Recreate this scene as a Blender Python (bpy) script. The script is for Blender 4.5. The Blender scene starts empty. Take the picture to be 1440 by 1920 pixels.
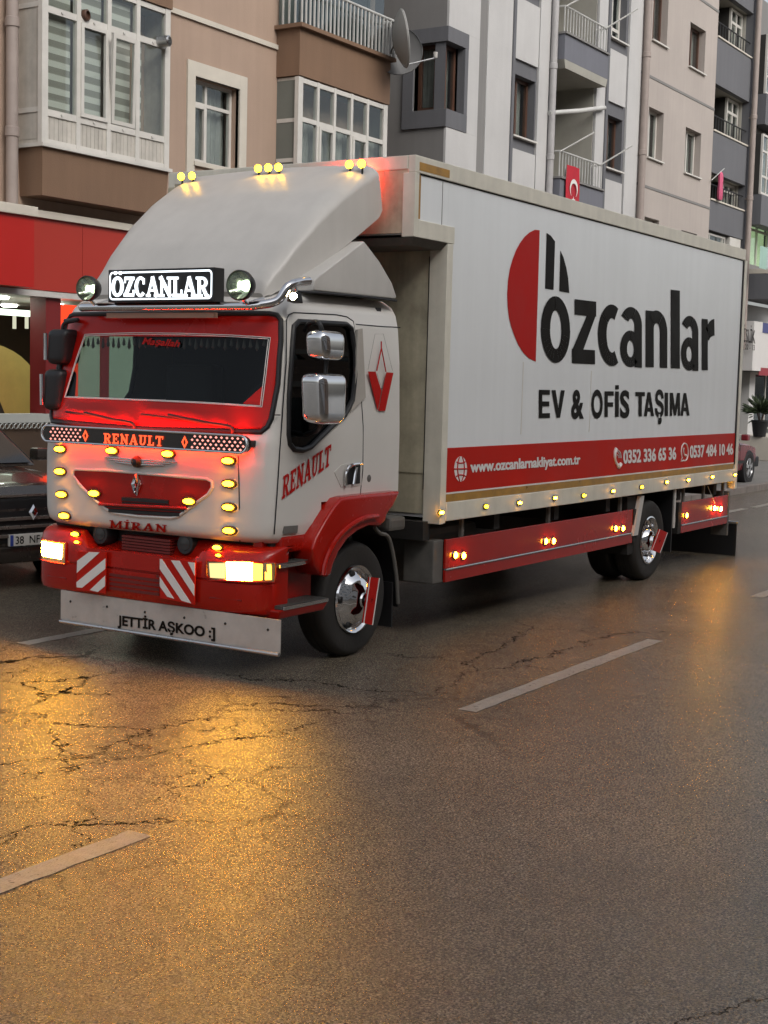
import bpy, bmesh, math, random
import numpy as np
from mathutils import Vector, Matrix
random.seed(7)
scene = bpy.context.scene
col = scene.collection

# ------------------------------------------------------------------ camera, sky, sun, exposure
F_PX, CAM_H = 2653.544, 2.05
CR = Vector((0.5349392785617179, -0.8445014208216666, 0.02563822306742418))
CU = Vector((0.06395174427489568, 0.0707301333192496, 0.9954433297003096))
CF = Vector((0.8424667012149899, 0.5308621275536873, -0.0918436653945468))
CAM = Vector((0, 0, CAM_H))
cd = bpy.data.cameras.new('camera'); cam = bpy.data.objects.new('camera', cd); col.objects.link(cam)
cam.matrix_world = Matrix(((CR.x, CU.x, -CF.x, 0), (CR.y, CU.y, -CF.y, 0), (CR.z, CU.z, -CF.z, CAM_H), (0, 0, 0, 1)))
cd.sensor_fit = 'HORIZONTAL'; cd.sensor_width = 36; cd.lens = F_PX / 1440 * 36; cd.clip_start = .1; cd.clip_end = 500
scene.camera = cam

SUN_EL, SUN_AZ = math.radians(38), math.radians(200)      # soft evening light from the open side of the street
w = bpy.data.worlds.new('World'); scene.world = w; w.use_nodes = True
nt = w.node_tree; nt.nodes.clear()
sky = nt.nodes.new('ShaderNodeTexSky'); sky.sky_type = 'NISHITA'; sky.sun_disc = False
sky.sun_elevation = SUN_EL; sky.sun_rotation = SUN_AZ; sky.air_density = 1.0; sky.dust_density = 4.0; sky.ozone_density = 1.0
hs = nt.nodes.new('ShaderNodeHueSaturation'); hs.inputs['Saturation'].default_value = 0.35
bg = nt.nodes.new('ShaderNodeBackground'); bg.inputs['Strength'].default_value = 0.11
wo = nt.nodes.new('ShaderNodeOutputWorld')
nt.links.new(sky.outputs[0], hs.inputs['Color']); nt.links.new(hs.outputs[0], bg.inputs[0]); nt.links.new(bg.outputs[0], wo.inputs[0])
sd = bpy.data.lights.new('sun', 'SUN'); sd.energy = 0.6; sd.angle = math.radians(40); sd.color = (1, .95, .88)
so = bpy.data.objects.new('sun', sd); col.objects.link(so)
# direction towards the sun: azimuth measured like the sky node (0 = +Y, clockwise)
sv = Vector((math.sin(SUN_AZ) * math.cos(SUN_EL), math.cos(SUN_AZ) * math.cos(SUN_EL), math.sin(SUN_EL)))
so.rotation_euler = sv.to_track_quat('Z', 'Y').to_euler(); so.location = (0, 0, 30)
vs = scene.view_settings; vs.view_transform = 'Standard'; vs.look = 'None'; vs.gamma = 1; vs.exposure = 0.80; vs.use_curve_mapping = False
scene.cycles.use_denoising = True; scene.cycles.sample_clamp_indirect = 5; scene.cycles.max_bounces = 7
scene.cycles.transparent_max_bounces = 12; scene.cycles.caustics_reflective = False; scene.cycles.caustics_refractive = False

# ------------------------------------------------------------------ pixel -> place helpers (photo pixels, 1440 x 1920)
def ray(px, py): return CF + CR * ((px - 720) / F_PX) - CU * ((py - 960) / F_PX)
def onp(px, py, ax, val):
    v = ray(px, py); t = (val - CAM[ax]) / v[ax]; return CAM + v * t
def S3(px, py, Y): return onp(px, py, 1, Y)
def X3(px, py, X): return onp(px, py, 0, X)
def rectS(x0, y0, x1, y1, Y):                       # image corners top-left, bottom-right -> (xa, xb, za, zb)
    a, b, c, d = S3(x0, y0, Y), S3(x1, y1, Y), S3(x0, y1, Y), S3(x1, y0, Y)
    return a.x * .5 + c.x * .5, b.x * .5 + d.x * .5, b.z, a.z

# ------------------------------------------------------------------ materials
MATS = {}
def mat(name, c, rough=.5, metal=0., var=.12, vs_=2.0, bump=0., bs=60., coat=0., spec=.5, emit=None, es=0., streak=0., rv=1.):
    if name in MATS: return MATS[name]
    m = bpy.data.materials.new(name); m.use_nodes = True; n = m.node_tree; b = n.nodes['Principled BSDF']
    b.inputs['Roughness'].default_value = rough; b.inputs['Metallic'].default_value = metal
    b.inputs['Coat Weight'].default_value = coat; b.inputs['Coat Roughness'].default_value = .06
    b.inputs['Specular IOR Level'].default_value = spec
    b.inputs['Base Color'].default_value = (*c, 1)
    if emit: b.inputs['Emission Color'].default_value = (*emit, 1); b.inputs['Emission Strength'].default_value = es
    if var > 0 or bump > 0 or streak > 0:
        g = n.nodes.new('ShaderNodeNewGeometry')
    if var > 0:
        t = n.nodes.new('ShaderNodeTexNoise'); t.inputs['Scale'].default_value = vs_; t.inputs['Detail'].default_value = 7; t.inputs['Roughness'].default_value = .65
        n.links.new(g.outputs['Position'], t.inputs['Vector'])
        r = n.nodes.new('ShaderNodeMapRange'); r.inputs[1].default_value = .3; r.inputs[2].default_value = .7
        r.inputs[3].default_value = 1 - var; r.inputs[4].default_value = 1 + var * .6
        n.links.new(t.outputs[0], r.inputs[0])
        fac = r.outputs[0]
        if streak > 0:
            mp = n.nodes.new('ShaderNodeMapping'); mp.inputs['Scale'].default_value = (6, 6, .35); n.links.new(g.outputs['Position'], mp.inputs[0])
            t2 = n.nodes.new('ShaderNodeTexNoise'); t2.inputs['Scale'].default_value = 1.5; t2.inputs['Detail'].default_value = 5; n.links.new(mp.outputs[0], t2.inputs['Vector'])
            r2 = n.nodes.new('ShaderNodeMapRange'); r2.inputs[1].default_value = .35; r2.inputs[2].default_value = .7; r2.inputs[3].default_value = 1 + streak * .3; r2.inputs[4].default_value = 1 - streak
            n.links.new(t2.outputs[0], r2.inputs[0])
            mu = n.nodes.new('ShaderNodeMath'); mu.operation = 'MULTIPLY'; n.links.new(fac, mu.inputs[0]); n.links.new(r2.outputs[0], mu.inputs[1]); fac = mu.outputs[0]
        mx = n.nodes.new('ShaderNodeVectorMath'); mx.operation = 'SCALE'; mx.inputs[0].default_value = c
        n.links.new(fac, mx.inputs['Scale']); n.links.new(mx.outputs[0], b.inputs['Base Color'])
        rr = n.nodes.new('ShaderNodeMapRange'); rr.inputs[1].default_value = .3; rr.inputs[2].default_value = .7
        rr.inputs[3].default_value = max(.01, rough - .08 * rv * (rough > .12)); rr.inputs[4].default_value = min(1, rough + .1 * rv * (rough > .12))
        n.links.new(t.outputs[0], rr.inputs[0]); n.links.new(rr.outputs[0], b.inputs['Roughness'])
    if bump > 0:
        t3 = n.nodes.new('ShaderNodeTexNoise'); t3.inputs['Scale'].default_value = bs; t3.inputs['Detail'].default_value = 4
        n.links.new(g.outputs['Position'], t3.inputs['Vector'])
        bp = n.nodes.new('ShaderNodeBump'); bp.inputs['Strength'].default_value = bump; bp.inputs['Distance'].default_value = .02
        n.links.new(t3.outputs[0], bp.inputs['Height']); n.links.new(bp.outputs[0], b.inputs['Normal'])
    MATS[name] = m; return m
def emit(name, c, s):
    if name in MATS: return MATS[name]
    m = bpy.data.materials.new(name); m.use_nodes = True; n = m.node_tree; n.nodes.clear()
    e = n.nodes.new('ShaderNodeEmission'); e.inputs[0].default_value = (*c, 1); e.inputs[1].default_value = s
    o = n.nodes.new('ShaderNodeOutputMaterial'); n.links.new(e.outputs[0], o.inputs[0]); MATS[name] = m; return m
def glass(name, tint, rough=.02, ior=1.5, minr=.0):
    if name in MATS: return MATS[name]
    m = bpy.data.materials.new(name); m.use_nodes = True; n = m.node_tree; n.nodes.clear()
    t = n.nodes.new('ShaderNodeBsdfTransparent'); t.inputs[0].default_value = (*tint, 1)
    g = n.nodes.new('ShaderNodeBsdfGlossy'); g.inputs['Roughness'].default_value = rough; g.inputs[0].default_value = (.9, .93, .95, 1)
    f = n.nodes.new('ShaderNodeLayerWeight'); f.inputs[0].default_value = .5
    pw = n.nodes.new('ShaderNodeMath'); pw.operation = 'POWER'; pw.inputs[1].default_value = 5; n.links.new(f.outputs['Facing'], pw.inputs[0])
    ad = n.nodes.new('ShaderNodeMath'); ad.operation = 'MULTIPLY_ADD'; ad.use_clamp = True; ad.inputs[1].default_value = .95; ad.inputs[2].default_value = .05 + minr; n.links.new(pw.outputs[0], ad.inputs[0])
    x = n.nodes.new('ShaderNodeMixShader'); o = n.nodes.new('ShaderNodeOutputMaterial')
    n.links.new(ad.outputs[0], x.inputs[0]); n.links.new(t.outputs[0], x.inputs[1]); n.links.new(g.outputs[0], x.inputs[2]); n.links.new(x.outputs[0], o.inputs[0])
    MATS[name] = m; return m

M_white = mat('cab white paint', (.63, .61, .575), .3, coat=.4, var=.05, vs_=1.5, rv=.3)
M_fair = mat('weathered white fibreglass', (.50, .48, .45), .42, var=.07, vs_=1.6, bump=.03, bs=20, streak=.05)
M_red = mat('red paint', (.34, .008, .003), .22, coat=.25, var=.12, spec=.3)
M_redfilm = mat('red film', (.42, .010, .006), .22, var=.06, spec=.25)
M_redpanel = mat('red print', (.45, .012, .005), .45, var=.08, vs_=1.2, spec=.2)
M_box = mat('box panel grey white', (.74, .76, .77), .24, var=.03, vs_=.9, coat=.3, streak=.03, rv=.2)
M_ivory = mat('ivory rail', (.66, .63, .54), .45, var=.10, vs_=5, streak=.08)
M_cream = mat('dirty cream board', (.46, .42, .31), .6, var=.35, vs_=3.2, streak=.2)
M_ochre = mat('amber reflective tape', (.38, .20, .035), .35, var=.3, vs_=9)
M_black = mat('black plastic', (.012, .012, .013), .45, var=.2)
M_ink = mat('black vinyl', (.010, .008, .006), .5, var=.1, spec=.12)
M_redink = mat('red vinyl', (.42, .010, .007), .45, var=.08, spec=.15)
M_whiteink = mat('white vinyl', (.72, .70, .68), .4, var=.05)
M_rubber = mat('tyre rubber', (.022, .020, .018), .75, var=.3, vs_=12, bump=.15, bs=40)
M_chrome = mat('chrome', (.75, .75, .76), .07, metal=1, var=0)
M_steel = mat('brushed steel', (.55, .55, .55), .3, metal=1, var=.15, vs_=8)
M_alu = mat('painted aluminium', (.55, .53, .50), .4, var=.18, vs_=4)
M_dark = mat('dark chassis', (.018, .016, .014), .7, var=.4, vs_=6)
M_grime = mat('grimy grey plastic', (.12, .115, .105), .6, var=.3, vs_=6)
M_inside = mat('dark cab trim', (.03, .03, .032), .8, var=.2)
M_glass = glass('windscreen glass', (.50, .54, .52), .01, minr=-.03)
M_tint = glass('tinted door glass', (.10, .11, .11), .01)
M_wglass = glass('window glass', (.90, .93, .92), .01)
M_dglass = glass('dark balcony glass', (.62, .68, .70), .02, minr=.04)
E_amber = emit('amber lamp', (1, .34, .006), 30)
E_amber2 = emit('amber bulb', (1, .45, .03), 16)
E_side = emit('orange lamp', (1, .32, .012), 60)
E_rear = emit('rear side lamp', (1, .42, .03), 280)
E_yellow = emit('yellow lamp', (1, .5, .008), 22)
E_head = emit('headlamp beam', (1, .455, .03), 240)
E_sill = emit('sill lamp', (1, .40, .012), 50)
E_turn = emit('indicator glow', (1, .42, .03), 5)
E_sign = emit('sign letters', (.86, .93, 1), 1.6)
E_redled = emit('red led strip', (1, .03, .012), 44)
E_redtxt = emit('red led letters', (1, .09, .03), 1.3)
E_dot = emit('pink led', (1, .34, .28), 1.0)
E_flood = emit('flood lamp', (1, .85, .5), 40)
E_shop = emit('shop lamp', (.95, 1, .85), 14)

# ------------------------------------------------------------------ object helpers
class MB:
    def __init__(s): s.v = []; s.f = []
    def add(s, vs, fs):
        o = len(s.v); s.v += [tuple(p) for p in vs]; s.f += [tuple(i + o for i in f) for f in fs]; return s
    def box(s, x0, x1, y0, y1, z0, z1):
        x0, x1 = sorted((x0, x1)); y0, y1 = sorted((y0, y1)); z0, z1 = sorted((z0, z1))
        return s.add([(x0,y0,z0),(x1,y0,z0),(x1,y1,z0),(x0,y1,z0),(x0,y0,z1),(x1,y0,z1),(x1,y1,z1),(x0,y1,z1)],
                     [(0,3,2,1),(4,5,6,7),(0,1,5,4),(1,2,6,5),(2,3,7,6),(3,0,4,7)])
    def hull8(s, a, b):                          # two quads (lists of 4 points) joined into a solid
        return s.add(list(a) + list(b), [(3,2,1,0),(4,5,6,7),(0,1,5,4),(1,2,6,5),(2,3,7,6),(3,0,4,7)])
    def prism(s, pts, d):                        # polygon of 3D points extruded along vector d
        n = len(pts); d = Vector(d); a = [Vector(p) for p in pts]
        return s.add(a + [p + d for p in a], [tuple(range(n - 1, -1, -1)), tuple(range(n, 2 * n))] + [(i, (i+1) % n, n + (i+1) % n, n + i) for i in range(n)])
    def poly(s, pts): return s.add(pts, [tuple(range(len(pts)))])
    def tube(s, path, r, n=8, closed=False, caps=True):
        P = [Vector(p) for p in path]; m = len(P); rings = []; up = None
        for i in range(m):
            if closed: t = (P[(i+1) % m] - P[i-1]).normalized()
            else: t = (P[min(i+1, m-1)] - P[max(i-1, 0)]).normalized()
            if up is None: up = Vector((0, 0, 1)) if abs(t.z) < .9 else Vector((1, 0, 0))
            a = t.cross(up)
            if a.length < 1e-4: a = t.cross(Vector((1, .3, 0)))
            a.normalize(); b = t.cross(a); up = -b if False else (a.cross(t))
            rr = r[i] if isinstance(r, (list, tuple)) else r
            rings.append([P[i] + (a * math.cos(2*math.pi*k/n) + b * math.sin(2*math.pi*k/n)) * rr for k in range(n)])
        vs = [p for q in rings for p in q]; fs = []
        for i in range(m if closed else m - 1):
            j = (i + 1) % m
            fs += [(i*n + k, i*n + (k+1) % n, j*n + (k+1) % n, j*n + k) for k in range(n)]
        if caps and not closed: fs += [tuple(range(n - 1, -1, -1)), tuple(range((m-1)*n, m*n))]
        return s.add(vs, fs)
    def lathe(s, prof, org, axis, n=32):         # prof: (radius, along axis)
        ax = Vector(axis).normalized(); a = ax.orthogonal().normalized(); b = ax.cross(a); o = Vector(org)
        vs = []; fs = []; m = len(prof)
        for r, h in prof:
            vs += [o + ax * h + (a * math.cos(2*math.pi*k/n) + b * math.sin(2*math.pi*k/n)) * max(r, 1e-4) for k in range(n)]
        for i in range(m - 1):
            fs += [(i*n + k, i*n + (k+1) % n, (i+1)*n + (k+1) % n, (i+1)*n + k) for k in range(n)]
        return s.add(vs, fs)
    def grid(s, rows):                           # rows of points
        n = len(rows[0]); vs = [p for r in rows for p in r]
        return s.add(vs, [(i*n + k, i*n + k + 1, (i+1)*n + k + 1, (i+1)*n + k) for i in range(len(rows) - 1) for k in range(n - 1)])
    def build(s, name, m, parent=None, smooth=False, bevel=0, seg=2, fixn=True):
        off = origin(parent)
        me = bpy.data.meshes.new(name); me.from_pydata([(p[0]-off[0], p[1]-off[1], p[2]-off[2]) for p in s.v], [], s.f)
        bm = bmesh.new(); bm.from_mesh(me)
        bmesh.ops.remove_doubles(bm, verts=bm.verts, dist=1e-5)
        if fixn: bmesh.ops.recalc_face_normals(bm, faces=bm.faces)
        if bevel:
            es = [e for e in bm.edges if len(e.link_faces) == 2 and e.calc_face_angle(0) > .5]
            bmesh.ops.bevel(bm, geom=es, offset=bevel, segments=seg, affect='EDGES', profile=.6, clamp_overlap=True)
        bm.to_mesh(me); bm.free()
        if smooth:
            me.polygons.foreach_set('use_smooth', [True] * len(me.polygons))
            if smooth != 'all': me.set_sharp_from_angle(angle=math.radians(38))
        me.materials.append(m)
        o = bpy.data.objects.new(name, me); col.objects.link(o)
        if parent: o.parent = parent
        return o
def origin(p):
    o = Vector((0, 0, 0))
    while p is not None: o += p.location; p = p.parent
    return o
def thing(name, label, cat, loc, group=None):
    o = bpy.data.objects.new(name, None); col.objects.link(o); o.location = loc; o.empty_display_size = .2
    return tag(o, label, cat, group)
def tag(o, label, cat, group=None):
    o['label'] = label; o['category'] = cat
    if group: o['group'] = group
    return o
def struct(o): o['kind'] = 'structure'; return o
def stuff(o): o['kind'] = 'stuff'; return o
def lab(o, l): o['label'] = l; return o
def clone(o, loc, parent):                       # copy of one part, at a world location
    c = o.copy(); col.objects.link(c); c.parent = parent; c.location = Vector(loc) - origin(parent); return c
def box(name, m, parent, x0, x1, y0, y1, z0, z1, bevel=0, seg=2): return MB().box(x0, x1, y0, y1, z0, z1).build(name, m, parent, bevel=bevel, seg=seg)
def tube(name, m, parent, path, r, n=8, closed=False): return MB().tube(path, r, n, closed).build(name, m, parent, smooth=True)
def bez(pts, n=6):                               # Catmull-Rom through points
    P = [Vector(p) for p in pts]; P = [P[0]*2 - P[1]] + P + [P[-1]*2 - P[-2]]; out = []
    for i in range(1, len(P) - 2):
        for k in range(n):
            t = k / n; a, b, c, d = P[i-1:i+3]
            out.append(.5 * ((2*b) + (c-a)*t + (2*a-5*b+4*c-d)*t*t + (3*b-a-3*c+d)*t**3))
    return out + [P[-2]]

# ------------------------------------------------------------------ lettering
def text_data(body, bold=.0, sp=1.0):
    c = bpy.data.curves.new('txt', 'FONT'); c.body = body; c.size = 1; c.offset = bold; c.resolution_u = 4; c.space_character = sp
    o = bpy.data.objects.new('txt', c); col.objects.link(o); bpy.context.view_layer.update()
    me = o.to_mesh(); vs = [tuple(v.co) for v in me.vertices]; fs = [tuple(p.vertices) for p in me.polygons]
    o.to_mesh_clear(); bpy.data.objects.remove(o); bpy.data.curves.remove(c); return vs, fs
CAPH = None
def text_quad(name, body, Q, m, parent, nrm, off=.003, bold=.02, sp=1.0, cap=True, italic=0., surf=None, heavy=()):
    """lettering mapped into the quad Q = bottom-left, bottom-right, top-right, top-left (baseline to cap height)"""
    global CAPH
    if CAPH is None: CAPH = max(v[1] for v in text_data('H')[0])
    vs, fs = text_data(body, bold, sp)
    x0 = min(v[0] for v in vs); x1 = max(v[0] for v in vs); h = CAPH; b0 = 0.
    if not cap: b0 = min(v[1] for v in vs); h = max(v[1] for v in vs) - b0
    A, B, C, D = [Vector(p) for p in Q]; N = Vector(nrm) * off; out = []
    for x, y, z in vs:
        u = (x - x0) / (x1 - x0); v = (y - b0) / h; u += italic * v
        q = A*(1-u)*(1-v) + B*u*(1-v) + C*u*v + D*(1-u)*v
        out.append(surf(q) if surf else q + N)
    mb = MB().add(out, fs)
    for k, sh in enumerate(heavy):           # extra weight: the same outlines again, a hair apart in x and depth
        d = (B - A) / (x1 - x0) * sh
        mb.add([p + d + Vector(nrm) * .00025 * (k+1) for p in out], fs)
    return mb.build(name, m, parent, fixn=False)
def shape_quad(name, polys, Q, m, parent, nrm, off):
    A, B, C, D = [Vector(p) for p in Q]; N = Vector(nrm); mb = MB()
    for k, p in enumerate(polys):
        mb.add([A*(1-q.x)*(1-q.y) + B*q.x*(1-q.y) + C*q.x*q.y + D*(1-q.x)*q.y + N*(off + .0003*(k % 7)) for q in p], [(0, 1, 2, 3)])
    return mb.build(name, m, parent, fixn=False)
def sans_quad(name, c, Q, m, parent, nrm, off):
    w_ = .30
    P = {'E': [_bx(0, w_, 0, 1), _bx(.2, .98, 0, .17), _bx(.2, .98, .83, 1), _bx(.2, .92, .42, .59)], 'F': [_bx(0, .36, 0, 1), _bx(.2, 1, .83, 1), _bx(.2, .94, .40, .57)],
         'T': [_bx(.33, .67, 0, 1), _bx(0, 1, .83, 1)], 'I': [_bx(0, 1, 0, 1)], 'İ': [_bx(0, 1, 0, 1), _bx(0, 1, 1.09, 1.25)],
         'V': [[Vector((0, 1)), Vector((.30, 1)), Vector((.62, 0)), Vector((.37, 0))], [Vector((.70, 1)), Vector((1, 1)), Vector((.63, 0)), Vector((.40, 0))]],
         'A': [[Vector((0, 0)), Vector((.29, 0)), Vector((.60, 1)), Vector((.36, 1))], [Vector((.71, 0)), Vector((1, 0)), Vector((.64, 1)), Vector((.40, 1))], _bx(.2, .8, .2, .36)],
         'M': [_bx(0, .22, 0, 1), _bx(.78, 1, 0, 1), [Vector((.02, 1)), Vector((.30, 1)), Vector((.60, .02)), Vector((.40, .02))], [Vector((.70, 1)), Vector((.98, 1)), Vector((.60, .02)), Vector((.40, .02))]]}[c]
    A, B, C, D = [Vector(p) for p in Q]; N = Vector(nrm); mb = MB()
    for k, p in enumerate(P):
        mb.add([A*(1-q.x)*(1-q.y) + B*q.x*(1-q.y) + C*q.x*q.y + D*(1-q.x)*q.y + N*(off + .0003*k) for q in p], [(0, 1, 2, 3)])
    return mb.build(name, m, parent, fixn=False)
# slab-serif capitals as strokes on a unit cell: (width, [polygons])
def _st(a, b, w):                                # thick line as quad
    a, b = Vector(a), Vector(b); d = (b - a).normalized(); n = Vector((-d.y, d.x)) * w / 2
    return [a + n, a - n, b - n, b + n]
def _arc(cx, cy, rx, ry, t0, t1, w, wy=None, n=10):
    wy = wy or w; out = []
    for i in range(n):
        a, b = [math.radians(t0 + (t1 - t0) * k / n) for k in (i, i + 1)]
        out.append([Vector((cx + (rx)*math.cos(a), cy + (ry)*math.sin(a))), Vector((cx + (rx-w)*math.cos(a), cy + (ry-wy)*math.sin(a))),
                    Vector((cx + (rx-w)*math.cos(b), cy + (ry-wy)*math.sin(b))), Vector((cx + rx*math.cos(b), cy + ry*math.sin(b)))])
    return out
def _bx(x0, x1, y0, y1): return [Vector((x0, y0)), Vector((x1, y0)), Vector((x1, y1)), Vector((x0, y1))]
W, SR = .24, .13
SLAB = {
 'R': (.95, [_bx(.12, .12+W, 0, 1), _bx(0, .48, 0, SR), _bx(0, .5, 1-SR, 1), _bx(.3, .5, .45, .57), _st((.5,.5),(.78,.03),.23), _bx(.66,.95,0,SR)] + _arc(.5, .725, .36, .275, -90, 90, W, SR)),
 'E': (.85, [_bx(.12, .12+W, 0, 1), _bx(0, .8, 0, SR+.02), _bx(0, .8, 1-SR-.02, 1), _bx(.3, .58, .44, .57), _bx(.67,.8,.1,.32), _bx(.67,.8,.7,.9), _bx(.5,.6,.36,.65)]),
 'N': (1.0, [_bx(.12, .30, 0, 1), _bx(.72, .90, 0, 1), _st((.12,1),(.88,.0),.25), _bx(0,.42,0,SR), _bx(.6,1,1-SR,1), _bx(0,.25,1-SR,1)]),
 'A': (1.0, [_st((.14,0),(.5,1),.16), _st((.86,0),(.48,1),.26), _bx(.25,.75,.26,.38), _bx(0,.36,0,SR), _bx(.62,1.04,0,SR), _bx(.38,.62,.9,1)]),
 'U': (.95, [_bx(.12,.36,.3,1), _bx(.66,.82,.3,1), _bx(0,.46,1-SR,1), _bx(.55,.95,1-SR,1)] + _arc(.47,.33,.35,.33,180,360,.2,.15)),
 'L': (.8, [_bx(.12,.36,0,1), _bx(0,.5,1-SR,1), _bx(0,.78,0,SR+.02), _bx(.64,.78,.1,.36)]),
 'T': (.9, [_bx(.33,.57,0,1), _bx(.2,.7,0,SR), _bx(0,.9,1-SR-.03,1), _bx(0,.13,.68,.9), _bx(.77,.9,.68,.9)]),
 'M': (1.2, [_bx(.10,.28,0,1), _bx(.88,1.1,0,1), _st((.18,1),(.6,.12),.24), _st((1.0,1),(.6,.12),.15), _bx(0,.4,0,SR), _bx(.78,1.2,0,SR), _bx(0,.3,1-SR,1), _bx(.9,1.2,1-SR,1)]),
 'I': (.55, [_bx(.15,.39,0,1), _bx(0,.54,0,SR), _bx(0,.54,1-SR,1)]),
 'İ': (.55, [_bx(.15,.39,0,1), _bx(0,.54,0,SR), _bx(0,.54,1-SR,1), _bx(.17,.37,1.08,1.22)]),
 'Z': (.85, [_bx(.04,.84,1-SR-.03,1), _bx(.0,.84,0,SR+.03), _st((.68,.95),(.16,.05),.27), _bx(.04,.17,.68,.9), _bx(.7,.84,.1,.34)]),
 'C': (.9, _arc(.47,.5,.46,.52,50,318,.26,.15,16) + [_bx(.64,.8,.62,.92)]),
 'Ö': (1.0, _arc(.5,.5,.5,.52,0,360,.28,.16,20) + [_bx(.2,.4,1.1,1.27), _bx(.6,.8,1.1,1.27)]),
}
def slab_quad(name, body, Q, m, parent, nrm, off=.004, sp=.08, surf=None):
    A, B, C, D = [Vector(p) for p in Q]; N = Vector(nrm)
    tot = sum(SLAB[c][0] + sp for c in body) - sp; x = 0; mb = MB(); k = 0
    for c in body:
        wd, ps = SLAB[c]
        for p in ps:
            k += 1; o = N * (off + .00025 * (k % 9))
            pts = []
            for q in p:
                u = (x + q.x) / tot; v = q.y; q2 = A*(1-u)*(1-v) + B*u*(1-v) + C*u*v + D*(1-u)*v; pts.append((surf(q2) if surf else q2) + o)
            mb.add(pts, [(0, 1, 2, 3)])
        x += wd + sp
    return mb.build(name, m, parent, fixn=False)

# ================================================================== ground, pavement, markings
def asphalt():
    m = bpy.data.materials.new('worn asphalt'); m.use_nodes = True; n = m.node_tree; b = n.nodes['Principled BSDF']; L = n.links.new
    g = n.nodes.new('ShaderNodeNewGeometry')
    def noise(s, d=6, r=.6, vec=None):
        t = n.nodes.new('ShaderNodeTexNoise'); t.inputs['Scale'].default_value = s; t.inputs['Detail'].default_value = d; t.inputs['Roughness'].default_value = r
        L(vec or g.outputs['Position'], t.inputs['Vector']); return t
    def ramp(src, a, b_, c, d):
        r = n.nodes.new('ShaderNodeMapRange'); r.inputs[1].default_value = a; r.inputs[2].default_value = b_; r.inputs[3].default_value = c; r.inputs[4].default_value = d
        L(src, r.inputs[0]); return r.outputs[0]
    def mul(a, c):
        x = n.nodes.new('ShaderNodeMath'); x.operation = 'MULTIPLY'; L(a, x.inputs[0])
        if isinstance(c, (int, float)): x.inputs[1].default_value = c
        else: L(c, x.inputs[1])
        return x.outputs[0]
    big = ramp(noise(.35).outputs[0], .3, .7, .82, 1.15)
    mid = ramp(noise(6).outputs[0], .3, .7, .88, 1.1)
    grain = noise(95, 3, .7)
    gr = ramp(grain.outputs[0], .36, .66, .35, 2.0)
    # stones in the wearing course
    vo = n.nodes.new('ShaderNodeTexVoronoi'); vo.inputs['Scale'].default_value = 130; L(g.outputs['Position'], vo.inputs['Vector'])
    # cracks: distorted cell edges, in patches only
    ds = noise(3.0, 5, .7); dv = n.nodes.new('ShaderNodeVectorMath'); dv.operation = 'MULTIPLY_ADD'
    L(ds.outputs['Color'], dv.inputs[0]); dv.inputs[1].default_value = (.55, .55, 0); L(g.outputs['Position'], dv.inputs[2])
    def cracks(scale, width, mscale, lo, hi, seed):
        v = n.nodes.new('ShaderNodeTexVoronoi'); v.feature = 'DISTANCE_TO_EDGE'; v.inputs['Scale'].default_value = scale; L(dv.outputs[0], v.inputs['Vector'])
        c = ramp(v.outputs['Distance'], width * .3, width, 1, 0); n.nodes[-1]
        mp = n.nodes.new('ShaderNodeMapping'); mp.inputs['Location'].default_value = (seed, seed * 2, 0); L(g.outputs['Position'], mp.inputs[0])
        k = ramp(noise(mscale, 3, .5, mp.outputs[0]).outputs[0], lo, hi, 0, 1); return mul(c, k)
    # where the wheel track has broken up: near the camera side lane, left
    sx = n.nodes.new('ShaderNodeSeparateXYZ'); L(g.outputs['Position'], sx.inputs[0])
    area = mul(ramp(sx.outputs[0], 7.0, 8.6, 1, .12), ramp(sx.outputs[1], 3.4, 4.3, .0, 1))
    c1 = mul(cracks(1.05, .011, .7, .40, .52, 3.1), area)
    c2 = mul(cracks(3.2, .018, 1.4, .47, .60, 8.7), area)
    c3 = cracks(.33, .0028, .35, .50, .60, 5.3)
    mx = n.nodes.new('ShaderNodeMath'); mx.operation = 'MAXIMUM'; L(c1, mx.inputs[0]); L(c2, mx.inputs[1])
    mx2 = n.nodes.new('ShaderNodeMath'); mx2.operation = 'MAXIMUM'; L(mx.outputs[0], mx2.inputs[0]); L(c3, mx2.inputs[1]); crack = mx2.outputs[0]
    inv = ramp(crack, 0, 1, 1, .06)
    sv_ = n.nodes.new('ShaderNodeSeparateColor'); L(vo.outputs['Color'], sv_.inputs[0])
    stone = ramp(sv_.outputs[0], 0, 1, .45, 1.6)
    tot = mul(mul(mul(mul(big, mid), gr), inv), stone)
    sc = n.nodes.new('ShaderNodeVectorMath'); sc.operation = 'SCALE'; sc.inputs[0].default_value = ASPH; L(tot, sc.inputs['Scale'])
    L(sc.outputs[0], b.inputs['Base Color'])
    L(ramp(noise(1.1, 5).outputs[0], .3, .7, .19, .27), b.inputs['Roughness'])
    L(ramp(crack, 0, 1, .5, 0), b.inputs['Specular IOR Level'])
    h = n.nodes.new('ShaderNodeMath'); h.operation = 'MULTIPLY_ADD'; L(vo.outputs['Distance'], h.inputs[0]); h.inputs[1].default_value = -.5
    L(grain.outputs[0], h.inputs[2])
    h2 = n.nodes.new('ShaderNodeMath'); h2.operation = 'MULTIPLY_ADD'; L(crack, h2.inputs[0]); h2.inputs[1].default_value = -.8; L(h.outputs[0], h2.inputs[2])
    bp = n.nodes.new('ShaderNodeBump'); bp.inputs['Strength'].default_value = 1.0; bp.inputs['Distance'].default_value = .0042
    L(h2.outputs[0], bp.inputs['Height']); L(bp.outputs[0], b.inputs['Normal'])
    return m
ASPH = (.122, .101, .074)
M_asph = asphalt()
road = struct(MB().poly([(-200, -200, 0), (250, -200, 0), (250, 200, 0), (-200, 200, 0)]).build('road', M_asph, fixn=False))
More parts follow.
